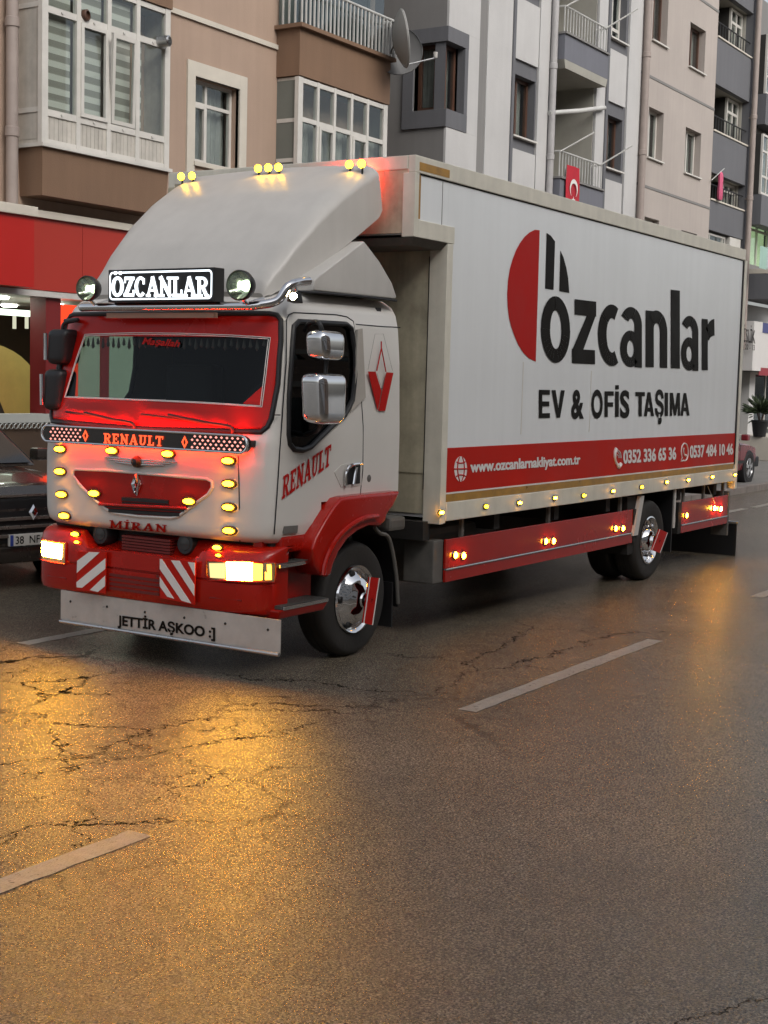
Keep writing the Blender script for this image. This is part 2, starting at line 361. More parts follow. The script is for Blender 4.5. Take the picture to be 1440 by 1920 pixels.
def paintmat():
    m = mat('worn road paint', (.36, .325, .275), .36, var=.35, vs_=14, bump=.6, bs=95); n = m.node_tree; b = n.nodes['Principled BSDF']
    # flakes worn away down to the asphalt
    g = n.nodes.new('ShaderNodeNewGeometry'); t = n.nodes.new('ShaderNodeTexNoise'); t.inputs['Scale'].default_value = 26; t.inputs['Detail'].default_value = 8; t.inputs['Roughness'].default_value = .75
    n.links.new(g.outputs['Position'], t.inputs['Vector'])
    r = n.nodes.new('ShaderNodeMapRange'); r.inputs[1].default_value = .33; r.inputs[2].default_value = .42; n.links.new(t.outputs[0], r.inputs[0]); n.links.new(r.outputs[0], b.inputs['Alpha'])
    return m
M_paint = paintmat()
def ragged(x0, x1, y0, y1, z):
    a = []; n = 26
    for i in range(n + 1): a.append((x0 + (x1-x0)*i/n, y0 + random.uniform(-.006, .006), z))
    for i in range(n, -1, -1): a.append((x0 + (x1-x0)*i/n, y1 + random.uniform(-.006, .006), z))
    return a
for x0, x1, yc in ((1.55, 4.68, 4.20), (7.70, 10.87, 4.20), (13.85, 17.0, 4.30), (20.0, 23.1, 4.33), (7.5, 9.6, 7.93), (13.6, 16.7, 7.93), (22.9, 24.2, 7.80), (24.6, 26.2, 7.78)):
    MB().poly(ragged(x0, x1, yc - .065, yc + .065, .0025)).build('lane_dash', M_paint, road, fixn=False)
M_pave = mat('concrete pavement', (.20, .19, .175), .8, var=.25, vs_=1.2, bump=.2, bs=30)
M_kerb = mat('kerb stone', (.22, .19, .17), .8, var=.3, vs_=3, bump=.2, bs=30)
walk = struct(MB().box(11.3, 90, 9.16, 60, -.02, .12).build('pavement', M_pave))
x = 24.0
k0 = MB().box(24.0, 24.79, 9.0, 9.157, -.02, .135).build('kerb_stone', M_kerb, walk, bevel=.015)
me = k0.data
for i in range(1, 24):
    k = k0.copy(); col.objects.link(k); k.parent = walk; k.location = (i * .8, 0, random.uniform(-.006, .006))
box('kerb_run', M_kerb, walk, 11.3, 23.99, 9.0, 9.157, -.02, .13, bevel=.015)

# ================================================================== buildings
M_brown = mat('brown render', (.37, .268, .205), .85, var=.08, vs_=.8, bump=.15, bs=60, streak=.05)
M_brown2 = mat('dark brown render', (.195, .118, .074), .85, var=.10, vs_=1.0, bump=.15, bs=60, streak=.06)
M_pvc = mat('white pvc frame', (.58, .56, .52), .4, var=.12, vs_=3)
M_pvcp = mat('pvc panel', (.50, .47, .42), .5, var=.18, vs_=4, streak=.14)
M_trim = mat('cream stone trim', (.55, .51, .44), .8, var=.1, vs_=2)
M_lgrey = mat('light grey render', (.48, .475, .47), .85, var=.09, vs_=.7, bump=.2, bs=50, streak=.03)
M_mgrey = mat('mid grey render', (.20, .195, .19), .85, var=.08, vs_=.8, bump=.15, bs=60, streak=.05)
M_dgrey = mat('slate grey render', (.125, .127, .138), .85, var=.10, vs_=1, bump=.15, bs=60, streak=.06)
M_beige = mat('pinkish beige render', (.40, .355, .325), .85, var=.09, vs_=.6, bump=.25, bs=40, streak=.04)
M_wood = mat('brown window frame', (.085, .04, .025), .5, var=.2, vs_=5)
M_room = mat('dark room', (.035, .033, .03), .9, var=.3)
M_curt = mat('net curtain', (.30, .30, .28), .9, var=.2, vs_=4, streak=.3)
M_pipe = mat('painted drainpipe', (.30, .25, .225), .6, var=.15, vs_=3)
M_gpipe = mat('grey drainpipe', (.36, .35, .35), .5, var=.15, vs_=3)
M_rail = mat('white railing', (.5, .5, .48), .5, var=.15)
M_blackrail = mat('black railing', (.02, .02, .022), .5, var=.2)
def blindmat():
    m = mat('zebra blind', (.5, .48, .44), .9, var=.1); n = m.node_tree; b = n.nodes['Principled BSDF']
    g = n.nodes.new('ShaderNodeNewGeometry'); s = n.nodes.new('ShaderNodeSeparateXYZ'); n.links.new(g.outputs['Position'], s.inputs[0])
    a = n.nodes.new('ShaderNodeMath'); a.operation = 'MULTIPLY'; a.inputs[1].default_value = 6.2; n.links.new(s.outputs[2], a.inputs[0])
    f = n.nodes.new('ShaderNodeMath'); f.operation = 'FRACT'; n.links.new(a.outputs[0], f.inputs[0])
    r = n.nodes.new('ShaderNodeMapRange'); r.inputs[1].default_value = .44; r.inputs[2].default_value = .52; n.links.new(f.outputs[0], r.inputs[0])
    x = n.nodes.new('ShaderNodeMix'); x.data_type = 'RGBA'; n.links.new(r.outputs[0], x.inputs[0]); x.inputs[6].default_value = (.56, .55, .50, 1); x.inputs[7].default_value = (.25, .24, .21, 1)
    n.links.new(x.outputs[2], b.inputs['Base Color']); return m
M_blind = blindmat()

def wall(name, m, parent, Y, x0, x1, z0, z1, holes=(), depth=.22):
    """street-facing wall sheet with real openings and reveals"""
    mb = MB()
    xs = sorted({x0, x1, *[h[0] for h in holes], *[h[1] for h in holes]}); zs = sorted({z0, z1, *[h[2] for h in holes], *[h[3] for h in holes]})
    xs = [x for x in xs if x0 <= x <= x1]; zs = [z for z in zs if z0 <= z <= z1]
    for a, b in zip(xs, xs[1:]):
        for c, d in zip(zs, zs[1:]):
            mx_, mz = (a+b)/2, (c+d)/2
            if any(h[0] < mx_ < h[1] and h[2] < mz < h[3] for h in holes): continue
            mb.add([(a,Y,c),(b,Y,c),(b,Y,d),(a,Y,d)], [(0,1,2,3)])
    for h in holes:
        a, b, c, d = h[:4]; y2 = Y + depth
        mb.add([(a,Y,c),(b,Y,c),(b,Y,d),(a,Y,d),(a,y2,c),(b,y2,c),(b,y2,d),(a,y2,d)], [(0,4,5,1),(1,5,6,2),(2,6,7,3),(3,7,4,0)])
    return mb.build(name, m, parent, fixn=False)
def win(parent, xa, xb, za, zb, Y, cols=(), trans=(), fm=None, fw=.05, gm=None, curtain=None, depth=.5, name='window', sash=()):
    """window unit set at plane Y (outer face of the frame): frame, panes, curtain behind, dark room"""
    fm = fm or M_pvc; gm = gm or M_wglass
    xs = [xa] + [xa + (xb-xa)*c for c in cols] + [xb]; zs = [za] + [za + (zb-za)*t for t in trans] + [zb]
    fr = MB(); y0, y1 = Y, Y + .06
    fr.box(xa, xa+fw, y0, y1, za, zb).box(xb-fw, xb, y0, y1, za, zb)
    fr.box(xa+fw, xb-fw, y0+.002, y1, za, za+fw).box(xa+fw, xb-fw, y0+.002, y1, zb-fw, zb)
    for x in xs[1:-1]: fr.box(x-fw/2, x+fw/2, y0+.004, y1, za+fw, zb-fw)
    for z in zs[1:-1]: fr.box(xa+fw, xb-fw, y0+.006, y1, z-fw/2, z+fw/2)
    w_ = fr.build(name, fm, parent)
    for i in range(len(xs)-1):
        for j in range(len(zs)-1):
            a, b, c, d = xs[i]+fw*.4, xs[i+1]-fw*.4, zs[j]+fw*.4, zs[j+1]-fw*.4
            MB().box(a, b, Y+.025, Y+.031, c, d).build('pane', gm, w_)
            if (i, j) in sash:
                s = MB(); e = .045
                s.box(a, a+e, Y-.02, Y+.02, c, d).box(b-e, b, Y-.02, Y+.02, c, d).box(a+e, b-e, Y-.018, Y+.02, c, c+e).box(a+e, b-e, Y-.018, Y+.02, d-e, d)
                s.build('sash', fm, w_)
    if curtain:
        n = max(8, int((xb-xa)*28)); rows = [[], []]
        for k in range(n+1):
            x = xa + (xb-xa)*k/n; y = Y + .16 + .02*math.sin(k*1.9) + random.uniform(-.006, .006)
            rows[0].append((x, y, za)); rows[1].append((x, y, zb))
        MB().grid(rows).build('curtain', curtain, w_, smooth=True)
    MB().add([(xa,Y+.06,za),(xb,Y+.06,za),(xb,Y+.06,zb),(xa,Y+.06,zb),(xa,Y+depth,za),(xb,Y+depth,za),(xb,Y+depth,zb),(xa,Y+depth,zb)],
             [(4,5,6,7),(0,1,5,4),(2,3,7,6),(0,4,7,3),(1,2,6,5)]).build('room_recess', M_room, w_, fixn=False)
    return w_

# ---------- A: brown apartment block with bays over a red shop front
A = thing('apartment_building', 'brown rendered apartment block with white glazed bays above a red shop front', 'building', (16, 14.5, 0.12))
AW = 13.42
aw = (15.93, 16.95, 5.12, 6.31)                                   # small window opening
wall('wall', M_brown, A, AW, 11.0, 20.6, 4.0, 13, [aw])
MB().box(11.0, 20.55, AW+.02, 24, 12.8, 13.2).box(11, 11.15, AW+.01, 24, 0, 13).box(20.45, 20.6, AW+.005, 24, 0, 13).build('flank_wall', M_brown, A)
box('string_course', M_trim, A, 14.95, 17.88, AW-.035, AW+.01, 7.07, 7.14)
# stone surround of the small window
sur = MB(); a, b, c, d = aw
sur.box(a-.17, a, AW-.03, AW+.05, c-.35, d+.20).box(b, b+.17, AW-.03, AW+.05, c-.35, d+.20).box(a, b, AW-.028, AW+.05, d, d+.20)
sur.build('window_surround', M_trim, A)
box('window_sill', M_trim, A, a-.02, b+.02, AW-.05, AW+.1, c-.06, c-.001)
win(A, a, b, c, d, AW+.13, cols=(.42,), trans=(.72,), sash=((0, 0),), curtain=M_curt)
# left bay
BY = 13.0
bx = [S3(p, 230, BY).x for p in (83, 146, 203, 257, 312)]
bL = thing
x0, x1 = bx[0]-.03, bx[-1]+.05
zs = (4.30, 4.82, 5.22, 6.45, 6.93)
par = MB().hull8([(x0+.03,BY+.03,4.22),(x1-.03,BY+.03,4.22),(x1-.03,AW,4.22),(x0+.03,AW,4.22)], [(x0,BY,4.80),(x1,BY,4.80),(x1,AW,4.80),(x0,AW,4.80)]).build('bay_parapet', M_brown2, A)
box('bay_ledge', M_pvc, A, x0-.04, x1+.03, BY-.05, AW+.01, 4.80, 4.845)
box('bay_parapet', M_brown2, A, x0-.02, x1+.02, BY-.03, AW, 6.95, 7.75)
bay = MB()
for i, x in enumerate(bx):
    wd = .07 if 0 < i < 4 else .10
    bay.box(x-wd/2, x+wd/2, BY-.012, BY+.06, 4.846, 6.94)
bay.box(x0+.02, x1-.02, BY-.008, BY+.05, 4.847, 4.90)
for z in zs[2:4]: bay.box(x0+.02, x1-.02, BY-.006, BY+.05, z-.04, z+.04)
bay.box(x0+.02, x1-.02, BY-.004, BY+.05, 6.87, 6.935)
bayo = bay.build('bay_window', M_pvc, A)
for i in range(4):
    a, b = bx[i]+.03, bx[i+1]-.03
    p = MB(); nb = 7
    for k in range(nb): p.box(a+(b-a)*k/nb+.003, a+(b-a)*(k+1)/nb-.003, BY+.012, BY+.03, 4.9, 5.19)
    p.build('panel', M_pvcp, bayo)
    box('pane', M_wglass, bayo, a, b, BY+.02, BY+.026, 6.48, 6.88)
    if i != 2: box('pane', M_wglass, bayo, a, b, BY+.02, BY+.026, 5.25, 6.42)
    if i == 1:
        e = .05; MB().box(a, a+e, BY-.03, BY+.01, 5.26, 6.41).box(b-e, b, BY-.03, BY+.01, 5.26, 6.41).box(a+e, b-e, BY-.028, BY+.01, 5.26, 5.31).box(a+e, b-e, BY-.028, BY+.01, 6.36, 6.41).build('sash', M_pvc, bayo)
# tilted casement in the third light
a, b = bx[2]+.05, bx[3]-.05
hx = a; ang = math.radians(-14)
def tl(x, y, z):
    dz = z - 5.27; return (x, BY - .01 - y - 0, z) if False else (x - .0 + (dz * -.10), BY - .01 - dz * .12 + y, 5.27 + dz * .985)
sa = MB()
for (p, q, r, t) in ((a, a+.05, 5.27, 6.38), (b-.05, b, 5.27, 6.38), (a+.05, b-.05, 5.27, 5.32), (a+.05, b-.05, 6.33, 6.38)):
    sa.hull8([tl(p, 0, r), tl(q, 0, r), tl(q, .04, r), tl(p, .04, r)], [tl(p, 0, t), tl(q, 0, t), tl(q, .04, t), tl(p, .04, t)])
so_ = sa.build('sash', M_pvc, bayo); lab(so_, 'casement tilted open')
MB().hull8([tl(a+.04, .015, 5.3), tl(b-.04, .015, 5.3), tl(b-.04, .021, 5.3), tl(a+.04, .021, 5.3)], [tl(a+.04, .015, 6.36), tl(b-.04, .015, 6.36), tl(b-.04, .021, 6.36), tl(a+.04, .021, 6.36)]).build('pane', M_wglass, bayo)
for i in range(4):
    a, b = bx[i]+.04, bx[i+1]-.04
    if i < 3: box('blind', M_blind, bayo, a, b, BY+.10, BY+.108, 5.22, 6.92)
    else: box('blind', M_blind, bayo, a, a+.14, BY+.10, BY+.108, 5.22, 6.45)
MB().add([(x0,BY+.07,4.9),(x1,BY+.07,4.9),(x1,BY+.07,6.9),(x0,BY+.07,6.9),(x0,BY+.75,4.9),(x1,BY+.75,4.9),(x1,BY+.75,6.9),(x0,BY+.75,6.9)], [(4,5,6,7),(0,1,5,4),(2,3,7,6),(1,2,6,5)]).build('room_recess', mat('pale room', (.16, .17, .15), .9), bayo, fixn=False)
box('side_panel', M_pvcp, bayo, x0+.004, x0+.03, BY+.06, AW, 4.846, 6.945); box('side_panel', M_pvcp, bayo, x1-.03, x1-.004, BY+.06, AW, 4.846, 6.945)
for z in (5.25, 6.5): box('side_rail', M_pvc, bayo, x0-.008, x0+.01, BY+.07, AW-.01, z-.03, z+.03)
for i in (0, 1, 2, 3):
    for z in (5.22, 6.45):
        MB().lathe([(.0, 0), (.018, 0), (.018, .012), (0, .016)], ((bx[i]+bx[i+1])/2, BY-.007, z), (0, -1, 0), 10).build('vent_cap', M_alu, bayo, smooth=True)
for px, py, r in ((458/2.88, 82/2.88, .07), (860/2.88, 225/2.88, .075)):
    p = S3(px, py, BY); h = .05 if r < .072 else .16
    MB().lathe([(r, 0), (r, h), (r*.75, h+.01), (r*.72, h*.5), (0, h*.5)], (p.x, BY+.01, p.z), (.2, -1, 0), 20).build('flue_outlet', M_wood if r < .072 else M_steel, bayo, smooth=True)
# right bay with balcony above
rx = [S3(p, 220, BY).x for p in (562, 595.5, 627, 659, 689, 722)]
x0, x1 = rx[0]-.03, rx[-1]+.08
bay2 = MB()
for i, x in enumerate(rx):
    wd = .06 if 0 < i < 5 else .12
    bay2.box(x-wd/2, x+wd/2, BY-.012, BY+.06, 4.2, 6.64)
for z in (4.25, 5.05, 6.02, 6.60): bay2.box(x0+.02, x1-.02, BY-.006, BY+.05, z-.035, z+.035)
b2 = bay2.build('bay_window', M_pvc, A)
for i in range(5):
    a, b = rx[i]+.025, rx[i+1]-.025
    box('pane', M_wglass, b2, a, b, BY+.02, BY+.026, 6.05, 6.57); box('pane', M_wglass, b2, a, b, BY+.02, BY+.026, 5.08, 5.99)
    if i in (1, 3):
        e = .05; MB().box(a, a+e, BY-.03, BY+.01, 5.09, 5.98).box(b-e, b, BY-.03, BY+.01, 5.09, 5.98).box(a+e, b-e, BY-.028, BY+.01, 5.09, 5.14).box(a+e, b-e, BY-.028, BY+.01, 5.93, 5.98).build('sash', M_pvc, b2)
    box('panel', M_pvcp, b2, a, b, BY+.012, BY+.03, 4.27, 5.02)
rows = [[], []]
for k in range(70):
    x = x0 + (x1-x0)*k/69; rows[0].append((x, BY+.2+.02*math.sin(k*1.7), 4.9)); rows[1].append((x, BY+.2+.02*math.sin(k*1.7), 6.05))
MB().grid(rows).build('curtain', M_curt, b2, smooth=True)
MB().add([(x0,BY+.07,4.2),(x1,BY+.07,4.2),(x1,BY+.07,6.6),(x0,BY+.07,6.6),(x0,BY+.7,4.2),(x1,BY+.7,4.2),(x1,BY+.7,6.6),(x0,BY+.7,6.6)], [(4,5,6,7),(0,1,5,4),(2,3,7,6),(1,2,6,5),(0,4,7,3)]).build('room_recess', mat('pale room', (.16, .17, .15), .9), b2, fixn=False)
MB().box(x0+.004, x0+.03, BY+.06, AW, 4.2, 6.645).build('side_panel', M_pvcp, b2)
for z in (5.4, 6.0): box('side_rail', M_pvc, b2, x0-.006, x0+.01, BY+.08, AW-.01, z-.03, z+.03)
box('balcony_parapet', M_brown2, A, x0-.03, x1+.02, BY-.02, AW, 6.66, 7.36)
box('balcony_ledge', M_brown2, A, x0-.10, x1+.07, BY-.10, AW+.01, 7.36, 7.42)
rail = tube('balcony_railing', M_rail, A, [(x0-.06, AW-.03, 8.02), (x0-.06, BY-.06, 8.02), (x1+.04, BY-.06, 8.02), (x1+.04, AW-.03, 8.02)], .025, 8)
nb = 24
bar = None
for i in range(nb+1):
    x = x0-.05 + (x1-x0+.08)*i/nb
    if bar is None: bar = MB().box(x-.012, x+.012, BY-.072, BY-.048, 7.42, 8.01).build('baluster', M_rail, rail)
    else:
        c = bar.copy(); col.objects.link(c); c.parent = rail; c.location = (x-(x0-.05), 0, 0)
for i in range(1, 4):
    c = bar.copy(); col.objects.link(c); c.parent = rail; c.location = (-.01, i*.115, 0)
gz = MB()
for i in range(5): gz.box(x0+(x1-x0)*i/5+.004, x0+(x1-x0)*(i+1)/5-.004, BY+.12, BY+.13, 7.43, 9.3)
for i in range(5): MB().box(x0+(x1-x0)*i/5+.006, x0+(x1-x0)*(i+1)/5-.006, BY+.12, BY+.13, 7.43, 9.3).build('glass_panel', M_dglass, A)
box('balcony_room', mat('pale room', (.16, .17, .15), .9), A, x0, x1, AW+.0-.02, AW-.01, 7.43, 9.4)
# ground floor shop of A
M_fas = mat('red fascia', (.38, .030, .018), .4, var=.06, vs_=1)
fa = MB().box(10.97, 12.45, 12.98, 13.6, 3.08, 3.93).build('fascia', mat('bright red fascia', (.42, .012, .008), .35, var=.05), A)
box('fascia_cap', M_trim, A, 10.94, 12.47, 12.93, 13.6, 3.93, 4.05, bevel=.01)
for a, b in ((12.46, 13.55), (13.556, 15.0), (15.006, 17.0), (17.006, 20.5)): box('fascia_panel', M_fas, A, a, b, 13.25, 13.45, 3.08, 3.97)
box('fascia_cap', M_trim, A, 12.46, 20.5, 13.2, 13.45, 3.972, 4.06)
box('soffit', M_alu, A, 11.16, 20.4, 13.26, 17.5, 3.0, 3.075)
box('shop_back_wall', mat('shop dark wall', (.06, .035, .02), .8, var=.3), A, 11.2, 20.4, 16.6, 16.7, .12, 3.0)
box('shop_floor', M_pave, A, 11.2, 20.4, 13.3, 16.6, .122, .16)
# yellow arch wall inside the shop
def arch(x0, x1, zs, z1, y0, y1):
    pts = [(x0, y0, .16), (x1, y0, .16)]; cx, rx_ = x0, x1 - x0
    for k in range(13):
        t = math.radians(90*k/12); pts.append((cx + rx_*math.cos(t)**.7 if k < 12 else cx, y0, zs + (z1-zs)*math.sin(t)))
    return MB().prism(pts, (0, y1-y0, 0))
arch(13.0, 14.62, 1.5, 2.47, 15.0, 15.15).build('arch_panel', mat('yellow plaster', (.60, .50, .16), .7, var=.15), A)
arch(12.8, 13.92, .6, 2.05, 14.90, 14.98).build('arch_opening', M_room, A)
box('shop_window_sill', mat('pale sill', (.34, .35, .33), .5), A, 11.2, 13.2, 13.28, 13.5, 1.42, 1.53)
sc_ = MB()
for k in range(22): sc_.lathe([(.03, 0), (.038, .01), (.03, .02)], (11.6+k*.075, 13.27, 1.38), (0, -1, 0), 12)
stuff(sc_.build('scalloped_trim', mat('pale sill', (.34, .35, .33), .5), A, smooth=True))
box('stall_riser', mat('shop dark wall', (.06, .035, .02), .8, var=.3), A, 11.2, 13.2, 13.30, 13.45, .12, 1.42)
def lit(c, s, nm): return emit(nm, c, s)
box('tube_light', emit('tube light', (.75, .9, .72), 1.6), A, 12.0, 14.5, 14.4, 14.46, 2.80, 2.88)
for xq, yq in ((12.75, 13.9), (13.35, 13.75), (12.6, 14.4), (14.2, 14.4), (14.3, 15.4), (15.6, 14.4)):
    MB().lathe([(0, 0), (.10, 0), (.11, .02), (.12, .025)], (xq, yq, 2.97), (0, 0, 1), 20).build('downlight', E_shop, A, smooth=True)
for p in (28, 51, 77):
    q = S3(p, 590, 14.6); MB().box(q.x-.025, q.x+.025, 14.6, 14.62, q.z-.19, q.z+.03).build('hanging_strip', emit('hanging strip', (.8, .8, .6), .5), A)
box('red_pillar', mat('dark red pillar', (.16, .01, .01), .5), A, 12.98, 13.24, 13.32, 13.6, .15, 3.0)
box('lit_pillar', emit('backlit red panel', (1, .06, .02), .9), A, 13.27, 13.58, 13.34, 13.6, .15, 2.93, bevel=.01)
box('pale_door', mat('glowing pale green door', (.35, .45, .36), .6, emit=(.5, .7, .5), es=.12), A, 13.62, 15.2, 13.6, 13.66, .15, 2.9)  # no lamp: a faint green glow is put into the door's material
box('red_post', mat('red post', (.3, .03, .03), .5), A, 14.25, 14.4, 13.57, 13.6, .15, 2.9)
box('shop_end_wall', M_dgrey, A, 15.6, 20.4, 13.5, 13.6, .12, 3.0)

# ---------- drainpipe on A
def pipe(label, m, x, y, z0, z1, r, group, joints=(), bands=3):
    t = thing('drainpipe', label, 'drainpipe', (x, y, z0), group)
    tube('pipe', m, t, [(x, y, z0), (x, y, z1)], r, 14)
    for k, z in enumerate(joints):
        MB().lathe([(r, 0), (r*1.18, .005), (r*1.18, .11), (r, .12)], (x, y, z), (0, 0, 1), 14).build('collar', m, t, smooth=True)
        box('bracket', m, t, x-.012, x+.012, y, y+.14, z+.03, z+.06)
    return t
pp = S3(26, 200, 13.28)
pipe('pinkish brown drainpipe beside the bay with the zebra blinds', M_pipe, pp.x-.01, 13.30, 4.05, 12.9, .075, None, (4.9, 6.2))

# ---------- B: grey and white block with corner window
B = thing('apartment_building', 'light grey apartment block with slate window strips and a brown framed corner window', 'building', (26.5, 14.5, .12))
cx = 22.3
cw = dict(y0=13.55, x1=23.02, z0=6.97, z1=8.12)
a = X3(777, 140, cx).y; cw['y0'] = a
z0 = S3(838, 205, BY).z; z1 = S3(838, 78, BY).z; xr = S3(866, 150, BY).x
# flank wall (faces the brown block), with the side half of the corner window left open
def flank(y0, y1, za, zb): return [(cx, y0, za), (cx, y1, za), (cx, y1, zb), (cx, y0, zb)]
fl = MB()
for f in (flank(13.0, 24, 0, z0), flank(13.0, 24, z1, 13), flank(a, 24, z0, z1)): fl.add(f, [(0,1,2,3)])
fl.add([(cx, a, z0), (cx+.3, a, z0), (cx+.3, a, z1), (cx, a, z1)], [(0,1,2,3)]); fl.build('flank_wall', M_mgrey, B, fixn=False)
xB = [22.3] + [S3(p, 150, BY).x for p in (893, 908, 955, 1005, 1020, 1030, 1115, 1134, 1172, 1188)]
print('xB', [round(v, 2) for v in xB])
PIT = 2.86
wz0, wz1 = S3(975, 258, BY).z, S3(975, 142, BY).z
w2z0, w2z1 = S3(1148, 318, BY).z, S3(1148, 218, BY).z
print('wins', wz0, wz1, w2z0, w2z1, 'upper', S3(1152, 100, BY).z, S3(1152, 0, BY).z, 'corner', z0, z1, a, xr)
holes = [(cx, xr, z0, z1)]
w1x = (xB[3]+.12, xB[4]-.02); w2x = (xB[8]+.1, xB[9]-.05)
for k in (-1, 0, 1): holes += [(w1x[0], w1x[1], wz0+k*PIT, wz1+k*PIT)]
for k in (-1, 0, 1): holes += [(w2x[0], w2x[1], w2z0+k*PIT*.98, w2z1+k*PIT*.98)]
by = (xB[6]+.02, xB[7])
wall('wall', M_dgrey, B, BY, cx, by[0], 3.0, 13, [h for h in holes if h[1] < by[0]])
wall('wall', M_dgrey, B, BY, by[1], xB[10], 3.0, 13, [h for h in holes if h[0] > by[0]])
def pnl(x0, x1, z0=3.0, z1=13., m=None): return box('render_panel', m or M_lgrey, B, x0, x1, BY-.05, BY-.003, z0, z1)
# corner panel split round the window
pnl(cx-.004, xB[1], 3.0, z0-.32); pnl(cx-.004, xB[1], z1+.26, 13); pnl(xr+.12, xB[1], z0-.318, z1+.258)
box('pilaster', M_mgrey, B, xB[1]+.002, xB[2]-.002, BY-.03, BY-.002, 3, 13)
pnl(xB[2], xB[3]-.02)
box('pilaster', M_dgrey, B, xB[3]-.016, xB[3]+.08, BY-.08, BY-.002, 3, 13)
for k in (-1, 0, 1): pnl(w1x[0]-.02, w1x[1], wz1+.28+(k-1)*PIT, wz0-.26+k*PIT)
pnl(xB[4]+.02, xB[5]+.12)
pnl(xB[7]+.02, xB[8]-.06); box('pilaster', M_dgrey, B, xB[8]-.055, xB[8]+.06, BY-.08, BY-.002, 3, 13)
for k in (-1, 0, 1): pnl(w2x[0]-.02, w2x[1], w2z1+.28+(k-1)*PIT*.98, w2z0-.26+k*PIT*.98)
pnl(xB[9]+.06, xB[10])
# corner window: slate surround, brown frame on both faces
e = .17
box('window_surround', M_dgrey, B, cx-.03, xr+.12, BY-.062, BY-.004, z0-.32, z0-.01); box('window_surround', M_dgrey, B, cx-.03, xr+.12, BY-.062, BY-.004, z1, z1+.26)
box('window_surround', M_dgrey, B, xr, xr+.118, BY-.06, BY-.004, z0-.008, z1-.002)
yb = X3(757, 150, cx).y
box('window_surround', M_dgrey, B, cx-.04, cx-.003, BY-.058, yb, z0-.318, z0-.012); box('window_surround', M_dgrey, B, cx-.04, cx-.003, BY-.058, yb, z1+.002, z1+.258)
box('window_surround', M_dgrey, B, cx-.038, cx-.003, a+.005, yb-.002, z0-.01, z1)
cwn = MB(); ci = .14
cwn.box(cx+ci-.03, cx+ci+.09, BY+ci-.03, BY+ci+.09, z0, z1)
cwn.box(cx+ci, xr, BY+ci, BY+ci+.06, z0+.001, z0+.07).box(cx+ci, xr, BY+ci, BY+ci+.06, z1-.07, z1-.001).box(xr-.07, xr-.002, BY+ci, BY+ci+.06, z0+.07, z1-.07)
cwn.box(cx+ci, cx+ci+.06, BY+ci+.09, a-.002, z0+.002, z0+.07).box(cx+ci, cx+ci+.06, BY+ci+.09, a-.002, z1-.07, z1-.002).box(cx+ci, cx+ci+.06, a-.07, a-.003, z0+.07, z1-.07)
mid = (BY+a)/2+.13
cwn.box(cx+ci-.01, cx+ci+.06, BY+ci+.09, BY+ci+.17, z0+.07, z1-.07)
cwo = cwn.build('corner_window', M_wood, B)
box('pane', M_wglass, cwo, cx+ci+.02, cx+ci+.026, BY+ci+.08, a-.05, z0+.06, z1-.06); box('pane', M_wglass, cwo, cx+ci+.08, xr-.05, BY+ci+.02, BY+ci+.026, z0+.06, z1-.06)
rows = [[], []]
for k in range(40):
    y = BY+ci+.1 + (a-BY-ci-.1)*k/39; x = cx+ci+.15+.02*math.sin(k*1.8); rows[0].append((x, y, z0)); rows[1].append((x, y, z1))
MB().grid(rows).build('curtain', M_curt, cwo, smooth=True)
rows = [[], []]
for k in range(20):
    x = cx+ci+.15 + (xr-cx-ci-.15)*k/19; y = BY+ci+.15+.02*math.sin(k*1.8); rows[0].append((x, y, z0)); rows[1].append((x, y, z1))
MB().grid(rows).build('curtain', M_curt, cwo, smooth=True)
MB().add([(cx+.01,a+.0,z0),(xr,a,z0),(xr,BY+.1,z0),(cx+.01,a,z1),(xr,a,z1),(xr,BY+.1,z1)], [(0,1,4,3),(1,2,5,4)]).build('room_recess', M_room, cwo, fixn=False)
box('window_board', M_dgrey, B, cx+.002, xr-.002, BY+.002, a-.002, z0-.05, z0-.003); box('window_head', M_dgrey, B, cx+.002, xr-.002, BY+.002, a-.002, z1+.003, z1+.05)
for k in (-1, 0, 1):
    win(B, w1x[0], w1x[1], wz0+k*PIT, wz1+k*PIT, BY+.16, cols=(.5,), fm=M_wood, fw=.07, curtain=M_curt)
    box('window_sill', M_pvc, B, w1x[0]-.02, w1x[1]+.02, BY-.09, BY+.1, wz0+k*PIT-.035, wz0+k*PIT-.002)
    win(B, w2x[0], w2x[1], w2z0+k*PIT*.98, w2z1+k*PIT*.98, BY+.16, cols=(.55,), trans=(.25,) if k == 1 else (), fm=M_pvc if k == 1 else M_wood, fw=.07, curtain=M_curt)
    box('window_sill', M_pvc, B, w2x[0]-.02, w2x[1]+.02, BY-.09, BY+.1, w2z0+k*PIT*.98-.035, w2z0+k*PIT*.98-.002)
